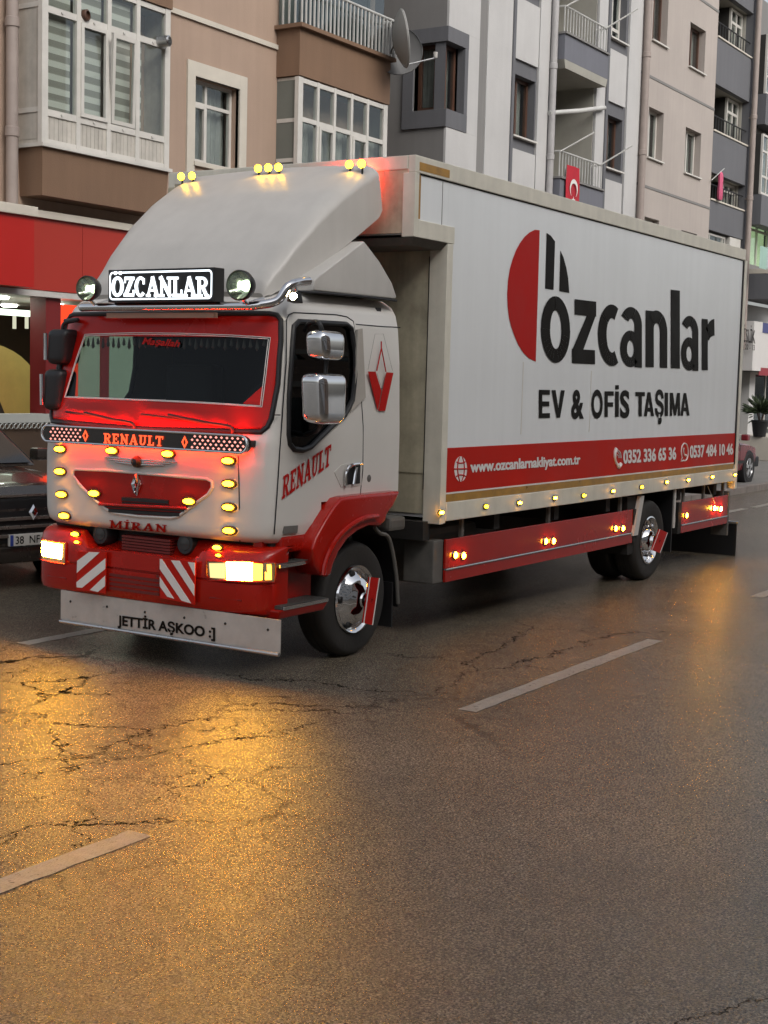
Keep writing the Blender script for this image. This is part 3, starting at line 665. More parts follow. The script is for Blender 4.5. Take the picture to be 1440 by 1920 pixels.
# recessed balconies
pb = [(S3(1040, 62, 12.75).z, S3(1040, 140, 12.75).z)]
M_balc = mat('blue grey balcony front', (.15, .155, .18), .85, var=.1, streak=.06)
M_bal_in = mat('pale balcony wall', (.36, .35, .31), .85, var=.12)
box('balcony_back', M_bal_in, B, by[0], by[1], BY+1.2, BY+1.3, 3, 13); box('balcony_side', M_bal_in, B, by[1]-.02, by[1]+.005, BY+.0, BY+1.2, 3, 13); box('balcony_side', M_bal_in, B, by[0]-.005, by[0]+.02, BY+.0, BY+1.2, 3, 13)
zt = S3(1075, 78, 12.85).z; zbt = S3(1112, 158, 12.85).z
for k in (-1, 0, 1):
    top, bot = zt + k*PIT, zbt + k*PIT
    bf = MB().hull8([(by[0]+.12, 12.72, bot), (by[1]-.02, 12.72, bot), (by[1]-.02, BY+1.2, bot), (by[0]+.12, BY+1.2, bot)], [(by[0]+.02, 12.7, bot+.16), (by[1]-.015, 12.7, bot+.16), (by[1]-.015, BY+1.2, bot+.16), (by[0]+.02, BY+1.2, bot+.16)]).build('balcony_slab', M_bal_in, B)
    box('balcony_front', M_balc, B, by[0]+.02, by[1]-.015, 12.7, 12.84, bot+.162, top)
    box('balcony_front', M_balc, B, by[0]+.021, by[0]+.14, 12.842, BY+.9, bot+.162, top-.002)
    box('balcony_coping', M_mgrey, B, by[0]-.0, by[1]+.01, 12.66, 12.88, top, top+.04)
    rl = tube('balcony_railing', M_rail, B, [(by[0]+.05, BY, top+.55), (by[0]+.05, 12.74, top+.55), (by[1]-.05, 12.74, top+.55), (by[1]-.05, BY, top+.55)], .02, 6)
    n = 15
    for i in range(n+1):
        x = by[0]+.05+(by[1]-by[0]-.1)*i/n; MB().box(x-.01, x+.01, 12.73, 12.75, top+.04, top+.54).build('baluster', M_rail, rl)
    tube('drying_pole', M_rail, B, [(by[0]+.1, 12.74, top+.55), (by[0]+.5, 12.2, top+.95)], .018, 6); tube('drying_pole', M_rail, B, [(by[1]-.1, 12.74, top+.55), (by[1]+.3, 12.2, top+.98)], .018, 6)
    box('ceiling_lamp', M_wood, B, by[0]+.25, by[0]+.45, BY+.1, BY+.3, bot-.06, bot)
    box('balcony_door', M_wood, B, by[0]+.1, by[0]+.9, BY+1.14, BY+1.19, bot+.2, bot+2.1)
tube('flue_pipe', M_rail, B, [S3(1030, 212, 12.9), S3(1085, 208, 12.7), S3(1133, 202, 12.9)], .05, 10)
pipe('pale grey drainpipe left of the balconies on the light grey block', M_gpipe, xB[5]+.17, BY-.12, 3.0, 12.9, .07, None, (6.6, 8.4, 9.9))
# ---------- C: beige block
C = thing('apartment_building', 'plain pinkish beige apartment block with narrow dark windows beside the drainpipe', 'building', (33.3, 14.5, .12))
cx0, cx1 = xB[10]+.004, 36.2
hs_ = [rectS(1225, 0, 1255, 92, BY), rectS(1294, 40, 1324, 142, BY), rectS(1214, 198, 1240, 304, BY), rectS(1283, 236, 1312, 334, BY), rectS(1203, 404, 1228, 500, BY), rectS(1274, 430, 1302, 520, BY)]
print('C', [[round(v, 2) for v in h] for h in hs_])
cxa = ((hs_[0][0]+hs_[2][0])/2, (hs_[0][1]+hs_[2][1])/2); cxb = ((hs_[1][0]+hs_[3][0])/2, (hs_[1][1]+hs_[3][1])/2)
H2 = []
for i, h in enumerate(hs_):
    xa, xb = cxa if i % 2 == 0 else cxb; H2.append((xa, xb, h[2], h[3] if i else h[2]+1.3))
for i in (0, 1): pass
wall('wall', M_beige, C, BY, cx0, cx1, 3.0, 13, H2)
MB().box(cx1-.15, cx1, BY+.005, 24, 0, 13).box(cx0, cx1, BY+.3, 24, 0, 2.9).build('flank_wall', M_beige, C)
for i, h in enumerate(H2):
    win(C, h[0], h[1], h[2], h[3], BY+.17, cols=(.5,), fm=M_wood if i < 2 else M_pvc, fw=.06, curtain=M_curt)
    box('window_sill', M_pvc if i != 1 else M_pvc, C, h[0]-.04, h[1]+.04, BY-.06, BY+.1, h[2]-.035, h[2]-.002)
for px, py in ((1255, 162), (1250, 363)):
    z = S3(px, py, BY).z; box('string_course', M_mgrey, C, cx0+.35, cx1-.001, BY-.012, BY-.001, z-.03, z+.03)
z = S3(1330, 10, BY).z; box('string_course', M_mgrey, C, cx0+.35, cx1-.001, BY-.012, BY-.001, z-.03, z+.03)
box('render_panel', M_lgrey, C, cx0+.002, cx0+.34, BY-.03, BY-.002, 3, 13)
pipe('pinkish drainpipe on the beige block between the grey strips and the narrow windows', M_pipe, (S3(1222, 0, BY-.1).x+S3(1198, 412, BY-.1).x)/2-.1, BY-.12, 3.0, 12.9, .085, None, (7.4, 9.6))
# ---------- D: slate block with recessed balconies
D = thing('apartment_building', 'slate grey apartment block with recessed balconies beyond the beige block', 'building', (38, 14.5, .12))
dx0, dx1 = cx1+.005, S3(1400, 300, BY).x
fl_ = [(S3(1370, 80, BY).z, S3(1345, 62, BY).z)]
bands = []
def zz(px, py): return S3(px, py, BY).z
# parapet bands (top edge, bottom edge) and open bays between
B1 = (zz(1370, 172), zz(1370, 85)); B2 = (zz(1365, 335), zz(1365, 258)); B3 = (zz(1362, 440), zz(1362, 385)); PD = B1[1]-B2[1]
print('D', B1, B2, B3, dx0, dx1)
for lo, hi in (B1, B2, B3, (B1[0]+PD, B1[1]+PD)):
    box('balcony_front', M_dgrey, D, dx0, dx1, BY, BY+.16, lo, hi); box('balcony_coping', M_trim, D, dx0, dx1, BY-.03, BY+.19, hi, hi+.04)
    box('balcony_slab', M_bal_in, D, dx0, dx1, BY+.162, BY+1.4, lo, lo+.15)
    r_ = tube('balcony_railing', M_blackrail, D, [(dx0+.02, BY+.06, hi+.42), (dx1-.02, BY+.06, hi+.42)], .018, 6)
    for i in range(12): MB().box(dx0+.1+i*.21, dx0+.12+i*.21, BY+.05, BY+.07, hi+.04, hi+.41).build('baluster', M_blackrail, r_)
box('corner_pier', M_dgrey, D, dx1, dx1+.32, BY-.02, BY+1.5, 2.9, 13)
box('balcony_back', M_bal_in, D, dx0, dx1, BY+1.4, BY+1.5, 2.9, 13); box('balcony_side', M_bal_in, D, dx1-.03, dx1-.001, BY+.2, BY+1.39, 2.9, 13)
# glazed screen in each balcony
for k, (lo, hi) in enumerate(((B1[1], B1[0]+PD), (B2[1], B1[0]), (B3[1], B2[0]))):
    xm = dx0 + (dx1-dx0)*.62
    win(D, dx0+.1, xm, lo+.05, hi-.02, BY+1.0, cols=(.1,), trans=(.68,), fw=.08, gm=M_dglass)
    win(D, xm+.05, dx1-.06, lo+.05, hi-.02, BY+.28, cols=(.5,), trans=(.68,), fw=.07, curtain=M_pvcp)
box('wall', M_dgrey, D, dx0, dx1, BY+.02, BY+.2, B3[0]-1.9, B3[0]-1.0)
win(D, dx0+.15, dx0+1.6, B3[0]-.95, B3[0]-.05, BY+.1, cols=(.15, .85), fw=.05, curtain=M_curt)
box('shutter_box', M_pvc, D, dx0+1.75, dx1-.12, BY+.02, BY+.25, B3[0]-.95, B3[0]-.02)
MB().box(dx0, dx1+.32, BY+1.6, 24, 0, 13).build('core_wall', M_dgrey, D)
pp = S3(1415, 200, BY-.1)
pipe('tall grey brown drainpipe on the corner of the slate block', M_pipe, pp.x-.15, BY-.14, 3.2, 12.9, .08, None, (7.3, 9.5))
# ---------- E: far block with the shops
Eb = thing('apartment_building', 'far apartment block with white glazed balconies over a white shop sign', 'building', (43, 14.5, .12))
ex0, ex1 = dx1+.33, 60.0
eh = [rectS(1424, 95, 1470, 150, BY)]
wall('wall', M_mgrey, Eb, BY+.12, ex0, ex1, 4.6, 13, [(ex0+.6, ex0+3.2, 5.65, 7.15)])
win(Eb, ex0+.6, ex0+3.2, 5.65, 7.15, BY+.4, cols=(.3, .6), trans=(.72,), fw=.07, curtain=mat('lit green curtain', (.5, .6, .4), .9, emit=(.6, .8, .45), es=.35))
for lo, hi in ((7.55, 9.2), (10.3, 11.9)):
    wg = win(Eb, ex0+.25, ex0+3.6, lo, hi, BY-.25, cols=(.14, .28, .42, .56, .7, .85), trans=(.3, .72), fw=.06, curtain=M_curt, depth=.36)
    box('balcony_front', M_dgrey, Eb, ex0+.2, ex0+3.7, BY-.3, BY+.1, lo-.85, lo-.02)
box('balcony_slab', M_trim, Eb, ex0+.02, ex0+3.6, BY-.75, BY+.1, 5.32, 5.45); box('balcony_front', M_dgrey, Eb, ex0+.02, ex0+3.6, BY-.7, BY+.1, 4.62, 5.31)
rl = tube('balcony_railing', M_blackrail, Eb, [(ex0+.05, BY-.7, 5.95), (ex0+3.5, BY-.7, 5.95)], .02, 6)
for i in range(14): MB().box(ex0+.1+i*.24, ex0+.12+i*.24, BY-.71, BY-.69, 5.45, 5.94).build('baluster', M_blackrail, rl)
tube('drying_pole', M_blackrail, Eb, [(ex0+.3, BY-.7, 5.95), (ex0+1.5, BY-1.2, 6.7)], .02, 6)
box('shop_wall', M_lgrey, Eb, ex0+.02, ex1, BY+.6, BY+.7, .12, 4.6)
box('shop_door', M_grime, Eb, ex0+.1, ex0+1.1, BY+.5, BY+.59, .3, 2.6); box('shop_pier', M_lgrey, Eb, ex0+1.2, ex0+1.7, BY+.1, BY+.59, .12, 2.6)
win(Eb, ex0+1.75, ex0+5, .9, 2.6, BY+.3, cols=(.5,), fw=.06, gm=M_dglass, depth=.29)
box('shop_step', M_trim, Eb, ex0-.3, ex0+6, BY-1.2, BY+.3, .12, .78, bevel=.02)
sg = thing('shop_sign', 'white shop sign with dark lettering under the far balconies', 'sign', (ex0+1, BY-.35, 2.6))
sp0, sp1 = S3(1398, 605, BY-.3), S3(1420, 700, BY-.3)
box('board', mat('white sign board', (.62, .6, .58), .5, var=.06), sg, ex0-.05, sp1.x+.12, BY-.35, BY+.1, 2.62, 4.0)
box('side_board', mat('white sign board', (.62, .6, .58), .5, var=.06), sg, sp1.x+.125, sp1.x+5, BY-.28, BY+.1, 2.72, 4.0)
box('blue_band', mat('blue band', (.06, .07, .2), .5), sg, sp1.x+.125, sp1.x+5, BY-.30, BY-.285, 3.72, 4.0); box('red_band', mat('maroon band', (.28, .03, .04), .5), sg, sp1.x+.125, sp1.x+5, BY-.31, BY-.29, 2.5, 2.72)
q = [S3(1388, 640, BY-.355), S3(1416, 644, BY-.355), S3(1416, 620, BY-.355), S3(1388, 616, BY-.355)]
text_quad('lettering', 'DİSLİK', q, M_ink, sg, (0, -1, 0), .004, .01)
q = [S3(1391, 654, BY-.355), S3(1415, 657, BY-.355), S3(1415, 647, BY-.355), S3(1391, 645, BY-.355)]
text_quad('lettering', '0 22 - 13', q, M_ink, sg, (0, -1, 0), .004, .01)

# ---------- small things on the facades
# satellite dishes on the brown block's balcony
def dish(label, c, nrm, r, m, arm, mount):
    t = thing('satellite_dish', label, 'satellite dish', c, 'satellite dishes on the balcony rail')
    n_ = Vector(nrm).normalized()
    prof = [(0, -.16*r/.45)] + [(r*k/8, -.16*r/.45*(1-(k/8)**2)) for k in range(1, 9)] + [(r*1.02, .006), (r, .02)] + [(r*k/8, -.16*r/.45*(1-(k/8)**2)-.012) for k in range(8, 0, -1)] + [(0, -.16*r/.45-.012)]
    MB().lathe(prof, c, n_, 40).build('reflector', m, t, smooth=True)
    if arm:
        tube('feed_arm', M_steel, t, [Vector(c)-Vector((0, 0, r*.95)), Vector(c)-Vector((0, 0, r*.8)) + n_*.55], .012, 8)
        e_ = Vector(c)-Vector((0, 0, r*.8)) + n_*.55
        MB().lathe([(0, 0), (.03, 0), (.04, .09), (0, .1)], e_, (0, 0, 1), 12).build('receiver', M_alu, t, smooth=True)
    tube('mount', M_steel, t, [Vector(c) - n_*.1, Vector(mount)], .022, 8)
    return t
M_dish = mat('grey dish', (.30, .30, .29), .5, var=.1)
c1 = S3(756, 72, 12.55); c2 = S3(745, 95, 12.9)
dish('thin edge-on satellite dish with a feed arm in front of the corner window', c1, Vector((.64, -.75, .16)), .46, M_dish, True, (x1+.02 if False else S3(733, 80, 12.94).x, 12.94, c1.z-.15))
dish('darker satellite dish half hidden behind the edge-on dish', c2, Vector((-.75, -.6, .2)), .42, mat('dark dish', (.13, .13, .13), .5), False, (S3(733, 90, 12.94).x, 12.95, c2.z-.05))
# flag on the balcony of the light grey block
f0 = S3(1077, 312, 12.62); fz0 = S3(1075, 378, 12.62).z - .35
fl = thing('flag', 'red flag with white crescent and star hanging from the balcony front', 'flag', (f0.x, 12.62, fz0))
rows = []
for j in range(12):
    z = f0.z + (fz0-f0.z)*j/11; rows.append([(f0.x-.31+.62*i/8, 12.64+.012*math.sin(i*1.1+j*.4), z) for i in range(9)])
g1 = MB().grid(rows); g1.build('cloth', mat('flag red', (.42, .015, .03), .8, var=.1), fl, smooth=True)
cz = f0.z - .45; cr_ = []
for k in range(25):
    t = math.radians(60 + 300*k/24 - 90 + 180); cr_.append((f0.x + .19*math.cos(t), 12.61, cz + .03 + .19*math.sin(t)))
# crescent opening downward (the flag hangs on end)
out = [(f0.x + .19*math.cos(math.radians(t)), 12.612, cz + .19*math.sin(math.radians(t))) for t in range(-50, 231, 14)]
inn = [(f0.x + .15*math.cos(math.radians(t)), 12.612, cz - .045 + .15*math.sin(math.radians(t))) for t in range(231, -51, -14)]
mbc = MB(); n = len(out)
for i in range(n-1): mbc.add([out[i], out[i+1], inn[n-2-i], inn[n-1-i]], [(0,1,2,3)])
mbc.build('crescent', M_whiteink, fl, fixn=False)
st = []
for k in range(10):
    rr = .09 if k % 2 == 0 else .036; t = math.radians(90 + 36*k); st.append((f0.x + rr*math.cos(t), 12.613, cz - .24 + rr*math.sin(t)))
MB().add([(f0.x, 12.613, cz-.24)] + st, [(0, 1+k, 1+(k+1) % 10) for k in range(10)]).build('star', M_whiteink, fl, fixn=False)
# pink garment on the slate block's balcony
g0, g1_ = S3(1352, 322, 12.9), S3(1352, 376, 12.9)
gm = thing('garment', 'pink garment hung up to dry over a slate balcony rail', 'clothing', (g1_.x, 12.9, g1_.z))
mbg = MB(); prof = [(.02, 0), (.09, .03), (.13, .12), (.12, .3), (.14, .5), (.13, .66), (.08, .72)]; vs_ = []; n = 14
for r_, h in prof:
    vs_ += [(g0.x + r_*math.cos(2*math.pi*k/n)*(1+.12*math.sin(k*2.6)), 12.9 + .45*r_*math.sin(2*math.pi*k/n)*(1+.2*math.sin(k*3.1)), g0.z - h*(g0.z-g1_.z)/.72) for k in range(n)]
mbg.add(vs_, [(i*n+k, i*n+(k+1) % n, (i+1)*n+(k+1) % n, (i+1)*n+k) for i in range(len(prof)-1) for k in range(n)])
mbg.build('fabric', mat('pink cloth', (.55, .10, .19), .85, var=.25, vs_=9), gm, smooth=True)
tube('hanger_rod', M_rail, gm, [S3(1334, 338, 12.9), S3(1358, 316, 12.9)], .012, 6)
cl_ = S3(1422, 555, BY-.72)
tw = thing('towel', 'pale green towel drying on the black balcony rail of the far block', 'towel', (cl_.x, BY-.72, cl_.z))
mbt = MB(); ta, tb = S3(1421, 546, BY-.73), S3(1434, 572, BY-.73)
mbt.grid([[(ta.x+(tb.x-ta.x)*i/8, BY-.735+.012*math.sin(i*1.6), 5.98+(5.38-5.98)*j/5) for i in range(9)] for j in range(6)]).build('fabric', mat('pale green cloth', (.32, .48, .42), .9, var=.15), tw, smooth=True)
# potted plant before the far shop
pb_ = S3(1424, 812, 12.3); 
pl = thing('potted_plant', 'bushy dark potted plant standing on the step of the far shop', 'plant', (pb_.x, 12.3, .78))
MB().lathe([(0, 0), (.17, 0), (.23, .40), (.25, .41), (.25, .46), (.21, .46), (.2, .4), (0, .4)], (pb_.x, 12.3, .78), (0, 0, 1), 20).build('pot', M_black, pl, smooth=True)
mbf = MB()
for k in range(420):
    d_ = Vector((random.gauss(0, 1), random.gauss(0, 1), abs(random.gauss(0, .9)) - .1)).normalized(); rr = random.uniform(.12, .52)
    c_ = Vector((pb_.x, 12.3, 1.45)) + Vector((d_.x*rr*1.0, d_.y*rr*.9, d_.z*rr*.95)); t_ = Vector((random.gauss(0, 1), random.gauss(0, 1), random.gauss(0, 1))).normalized(); l_ = d_*.11; s_ = d_.cross(t_).normalized()*.028
    mbf.add([c_-l_, c_+s_, c_+l_, c_-s_], [(0,1,2,3)])
stuff(mbf.build('foliage', mat('dark leaf', (.035, .055, .02), .6, var=.4, vs_=8), pl, fixn=False))
for k in range(5): tube('stem', M_wood, pl, [(pb_.x, 12.3, 1.1), (pb_.x+random.uniform(-.2, .2), 12.3+random.uniform(-.2, .2), 1.6)], .012, 6)

# ---------- the other side of the street (unseen blocks behind the camera, added to shade the street and show in chrome and glass)
M_opw = glass('facing glass', (.15, .17, .18), .03, minr=.1)
for (xa, xb, h, cm, lb) in ((-42, -14, 15.5, M_beige, 'added unseen beige apartment block across the street from the red shop front'), (-13.4, 14, 16.5, M_lgrey, 'added unseen grey apartment block across the street facing the truck cab'), (14.6, 38, 15.0, M_brown, 'added unseen brown apartment block across the street facing the truck box')):
    ob = thing('apartment_building', lb, 'building', ((xa+xb)/2, -16, 0))
    hl_ = []
    for k in range(5):
        x = xa + 1.4
        while x < xb - 2.2:
            hl_.append((x, x+1.5, 1.2+k*2.9, 2.7+k*2.9)); x += 3.1
    mb = MB(); Y = -12.
    xs = sorted({xa, xb, *[h_[0] for h_ in hl_], *[h_[1] for h_ in hl_]}); zs = sorted({0, h, *[h_[2] for h_ in hl_], *[h_[3] for h_ in hl_]})
    for a, b in zip(xs, xs[1:]):
        for c, d in zip(zs, zs[1:]):
            if not any(h_[0] < (a+b)/2 < h_[1] and h_[2] < (c+d)/2 < h_[3] for h_ in hl_): mb.add([(a,Y,c),(b,Y,c),(b,Y,d),(a,Y,d)], [(0,3,2,1)])
    mb.build('wall', cm, ob, fixn=False)
    MB().box(xa, xb, -22, Y-.2, 0, h).build('core', M_room, ob)
    box('cornice', M_trim, ob, xa-.2, xb+.2, -22.1, Y+.3, h, h+.35)
    for k in (0, 1, 2, 3): box('string_course', M_trim, ob, xa, xb, Y, Y+.08, 3.1+k*2.9-.1, 3.1+k*2.9+.05)
    g0_ = None
    for a, b, c, d in hl_:
        if g0_ is None:
            g0_ = MB().box(a, b, Y-.15, Y-.13, c, d).build('window', M_opw, ob); pa_ = (a, c)
        else:
            q_ = g0_.copy(); col.objects.link(q_); q_.parent = ob; q_.location = (a-pa_[0], 0, c-pa_[1])

# ================================================================== the truck
YC, CY, BXY = 6.78, 5.70, 5.58           # centre line, cab side, box side
HWC = YC - CY
T = thing('box_truck', 'white and red moving truck with lit marker lamps and a lettered box body', 'truck', (12.0, YC, 0))
# --- cab shell
ZX = [(.93, 7.615), (.95, 7.58), (.97, 7.564), (1.01, 7.556), (1.2, 7.55), (1.45, 7.55), (1.62, 7.565), (1.68, 7.58), (1.9, 7.62), (2.2, 7.675), (2.45, 7.725), (2.53, 7.76), (2.59, 7.81), (2.635, 7.90), (2.66, 8.02)]
ZW = [(.93, 1.04), (.97, 1.065), (1.05, HWC), (1.65, HWC), (2.2, HWC-.018), (2.45, HWC-.04), (2.55, HWC-.065), (2.61, HWC-.105), (2.66, HWC-.19)]
def li(tab, z): return float(np.interp(z, [a for a, b in tab], [b for a, b in tab]))
DC, NC = .24, 4.2
def fx(y, z):                            # x of the cab's front skin
    t = min(.9995, abs(y - YC) / li(ZW, z)); return li(ZX, z) + DC * (1 - (1 - t**NC)**(1/NC))
def CF3(px, py, off=0.):                 # photo pixel -> point on the cab's front skin (off = proud of it)
    x = 7.6
    for _ in range(12):
        p = X3(px, py, x); z = min(2.65, max(.94, p.z)); x = fx(p.y, z) - off
    return X3(px, py, x)
rows_z = list(np.linspace(.93, 1.05, 7)) + list(np.linspace(1.05, 2.45, 82))[1:] + list(np.linspace(2.45, 2.66, 16))[1:]
NS, NF = 66, 150
def ringpts(z):
    x0, hw = li(ZX, z), li(ZW, z); out = []
    for i in range(NS): out.append((9.24 + (x0 + DC - 9.24) * i / NS, YC - hw, z))
    for i in range(NF + 1):
        th = math.pi * i / NF - math.pi / 2; s = math.sin(th); c = math.cos(th)
        t = math.copysign(abs(s)**(2/NC), s); out.append((x0 + DC * (1 - max(c, 0)**(2/NC)), YC + t * hw, z))
    for i in range(NS - 1, -1, -1): out.append((9.24 + (x0 + DC - 9.24) * i / NS, YC + hw, z))
    return out
R_ = [ringpts(z) for z in rows_z]
def inpoly(x, y, P):
    c = False; j = len(P) - 1
    for i in range(len(P)):
        if (P[i][1] > y) != (P[j][1] > y) and x < (P[j][0]-P[i][0]) * (y-P[i][1]) / (P[j][1]-P[i][1]) + P[i][0]: c = not c
        j = i
    return c
# windscreen outline: right edge read from the photo, mirrored
wr = [CF3(*p) for p in ((345, 588), (440, 588), (505, 588), (520, 591), (527, 600), (527, 640), (521, 720), (509, 785), (502, 800), (490, 810), (400, 808), (300, 806))]
wrs = [(p.y, p.z) for p in wr]
wsp = [p for p in wrs if p[0] < YC]; zt_, zb_ = wsp[0][1], wsp[-1][1]
WS = wsp + [(2*YC - y, z) for y, z in reversed(wsp)]
dwin = [S3(*p, CY + .01) for p in ((566, 603), (655, 608), (664, 616), (668, 660), (667, 700), (660, 750), (645, 778), (622, 797), (600, 818), (580, 838), (565, 844), (548, 842), (540, 832), (538, 815), (541, 740), (549, 660), (556, 612))]
DW = [(p.x, p.z) for p in dwin]
body = MB(); glassm = MB(); dgl = MB(); dgr = MB(); n = len(R_[0]); used = {}
allv = [p for r in R_ for p in r]; fb, fg, fl_, fr_ = [], [], [], []
for j in range(len(R_) - 1):
    for i in range(n - 1):
        f = (j*n+i, j*n+i+1, (j+1)*n+i+1, (j+1)*n+i); cx_ = [sum(allv[k][a] for k in f)/4 for a in range(3)]
        t = (cx_[1]-YC) / li(ZW, cx_[2])
        if abs(t) > .9 and cx_[0] > 8.2 and cx_[2] < 1.19: continue
        if abs(t) < .985 and inpoly(cx_[1], cx_[2], WS): fg.append(f)
        elif t < -.97 and inpoly(cx_[0], cx_[2], DW): fl_.append(f)
        elif t > .97 and inpoly(cx_[0], cx_[2], DW): fr_.append(f)
        else: fb.append(f)
top = len(allv) - n
fb.append(tuple(top + i for i in range(n)))                                   # roof
for j in range(len(R_) - 1):
    if rows_z[j] > 1.17: fb.append((j*n, (j+1)*n, (j+1)*n+n-1, j*n+n-1))  # back wall
cab = MB().add(allv, fb).build('cab_body', M_white, T, smooth=True)
def sub(fs, off):
    m_ = {}; vs = []; out = []
    for f in fs:
        g = []
        for k in f:
            if k not in m_: m_[k] = len(vs); p = allv[k]; vs.append((p[0] + off[0], p[1] + off[1], p[2]))
            g.append(m_[k])
        out.append(tuple(g))
    return MB().add(vs, out)
wsg = sub(fg, (.008, 0)).build('windscreen', M_glass, T, smooth='all')
lab(sub(fl_, (0, .012)).build('door_window', M_tint, T, smooth='all'), 'tinted window behind the chrome mirrors')
sub(fr_, (0, -.012)).build('door_window', M_glass, T, smooth='all')
def dens(P, step=.05):
    out = []
    for a, b in zip(P, P[1:] + P[:1]):
        d = math.hypot(b[0]-a[0], b[1]-a[1]); m_ = max(1, int(d/step)); out += [(a[0]+(b[0]-a[0])*k/m_, a[1]+(b[1]-a[1])*k/m_) for k in range(m_)]
    return out
tube('windscreen_seal', M_black, wsg, [(fx(y, z)-.002, y, z) for y, z in dens(WS)], .019, 8, True)
tube('window_seal', M_black, T, [(x, YC - li(ZW, z) - .002, z) for x, z in dens(DW)], .020, 8, True)
tube('window_seal', M_black, T, [(x, YC + li(ZW, z) + .002, z) for x, z in dens(DW)], .020, 8, True)
# red film round the clear pane, pinstripe
inn = [CF3(*p) for p in ((160, 627), (250, 624), (345, 625), (430, 628), (508, 633), (500, 700), (492, 763), (400, 757), (300, 752), (200, 748), (122, 745), (140, 685))]
INN = [(p.y, p.z) for p in inn]; OUT = WS
def film(quad_fn, name='tint_film', nu=40, nv=8, m=None, off=.004):
    rows = []
    for j in range(nv+1):
        r = []
        for i in range(nu+1):
            y, z = quad_fn(i/nu, j/nv); r.append((fx(y, z)-off, y, z))
        rows.append(r)
    return MB().grid(rows).build(name, m or M_redfilm, wsg, smooth='all', fixn=False)
def edge_y(z, side):                       # windscreen edge y at height z (near side = -1)
    ys = [p for p in wsp if True]; zs_ = [p[1] for p in ys][1:]; return None
tz = max(p[1] for p in WS) ; bz = min(p[1] for p in WS)
def ws_edge(z, s):
    best = [y for y in np.arange(5.6, 6.78, .004) if inpoly(y, z, WS)]
    y = min(best) if best else 5.9
    return y if s < 0 else 2*YC - y
EZ = np.linspace(bz+.012, tz-.012, 60); EYn = [ws_edge(z, -1) for z in EZ]
def en(z): return float(np.interp(z, EZ, EYn))
iT = lambda y: float(np.interp(y, sorted(p[0] for p in inn[:5]), [p[1] for p in sorted(((q.y, q.z) for q in inn[:5]))]))
iB = lambda y: float(np.interp(y, sorted(p.y for p in inn[6:11]), [p[1] for p in sorted(((q.y, q.z) for q in inn[6:11]))]))
yL, yR = 2*YC - en(2.1) - .02, en(2.1) + .02
def q_top(u, v):
    z1_ = tz - .012; ya, yb = 2*YC - en(z1_ - .03), en(z1_ - .03); y = ya + (yb-ya)*u; z0_ = iT(y); z = z0_ + (z1_-z0_)*v
    y2a, y2b = 2*YC - en(z), en(z); return y2a + (y2b-y2a)*u, z
def q_bot(u, v):
    z0_ = bz + .012; ya, yb = 2*YC - en(z0_+.05), en(z0_+.05); y = ya + (yb-ya)*u; z1_ = iB(y); z = z0_ + (z1_-z0_)*v
    y2a, y2b = 2*YC - en(z), en(z); return y2a + (y2b-y2a)*u, z
def q_right(u, v):
    z0_, z1_ = inn[6].z, inn[4].z; z = z0_ + (z1_-z0_)*v; ya = float(np.interp(z, [inn[6].z, inn[5].z, inn[4].z], [inn[6].y, inn[5].y, inn[4].y])); return ya + (en(z)-ya)*u, z
def q_left(u, v):
    z0_, z1_ = inn[10].z, inn[0].z; z = z0_ + (z1_-z0_)*v; ya = float(np.interp(z, [inn[10].z, inn[11].z, inn[0].z], [inn[10].y, inn[11].y, inn[0].y])); yb = 2*YC - en(z); return yb + (min(ya, yb-.01)-yb)*u, z
film(q_top); film(q_bot); film(q_right, nu=8, nv=30)
if inn[0].y < 2*YC - en(inn[0].z) - .02: film(q_left, nu=8, nv=30)
for o_ in (0, .014):
    P = [(p[0] + (YC-p[0])*o_*.9, p[1] + (2.05-p[1])*o_*2.6) for p in INN]
    tube('pinstripe', M_whiteink, wsg, [(fx(y, z)-.006, y, z) for y, z in dens(P)], .003, 5, True)
tri = [CF3(455, 757, .005), CF3(490, 760, .005), CF3(494, 722, .005)]
MB().poly(tri).build('tint_film', M_redfilm, wsg, fixn=False)
q = [CF3(266, 645, .005), CF3(335, 650, .005), CF3(335, 638, .005), CF3(266, 633, .005)]
text_quad('lettering', 'Maşallah', q, M_redink, wsg, (-1, 0, 0), .003, .03, italic=.08, surf=lambda q_: Vector((fx(q_.y, q_.z)-.006, q_.y, q_.z)))
# tassel fringe along the top of the pane (inside)
fr = MB()
for k in range(34):
    y = yR + .12 + k*.052
    if y > yL - .1: break
    z = iT(y) - .012; h = .05 + .03*abs(math.sin(k*1.3))
    fr.lathe([(.004, 0), (.01, -.4*h), (.014, -.8*h), (.002, -h)], (fx(y, z)+.03, y, z), (0, 0, 1), 6)
stuff(fr.build('tassel_fringe', M_grime, T, smooth=True))
# interior
box('cab_floor', M_inside, T, 7.75, 9.05, YC-1.0, YC+1.0, .96, 1.1)
MB().hull8([(7.68, YC-.98, 1.1), (7.68, YC+.98, 1.1), (8.15, YC+.98, 1.1), (8.15, YC-.98, 1.1)], [(7.72, YC-.95, 1.66), (7.72, YC+.95, 1.66), (8.1, YC+.95, 1.72), (8.1, YC-.95, 1.72)]).build('dashboard', M_inside, T, bevel=.03)
for yy in (YC-.62, YC+.62):
    box('seat', M_inside, T, 8.3, 8.8, yy-.26, yy+.26, 1.15, 1.5, bevel=.05); box('seat_back', M_inside, T, 8.75, 8.93, yy-.25, yy+.25, 1.45, 2.15, bevel=.06)
tube('steering_wheel', M_inside, T, [(8.18+.08*math.sin(a), YC-.62+.22*math.cos(a), 1.83+.2*math.sin(a)) for a in np.linspace(0, 2*math.pi, 24, endpoint=False)], .016, 8, True)
tube('steering_column', M_inside, T, [(8.18, YC-.62, 1.83), (8.0, YC-.62, 1.6)], .03, 8)
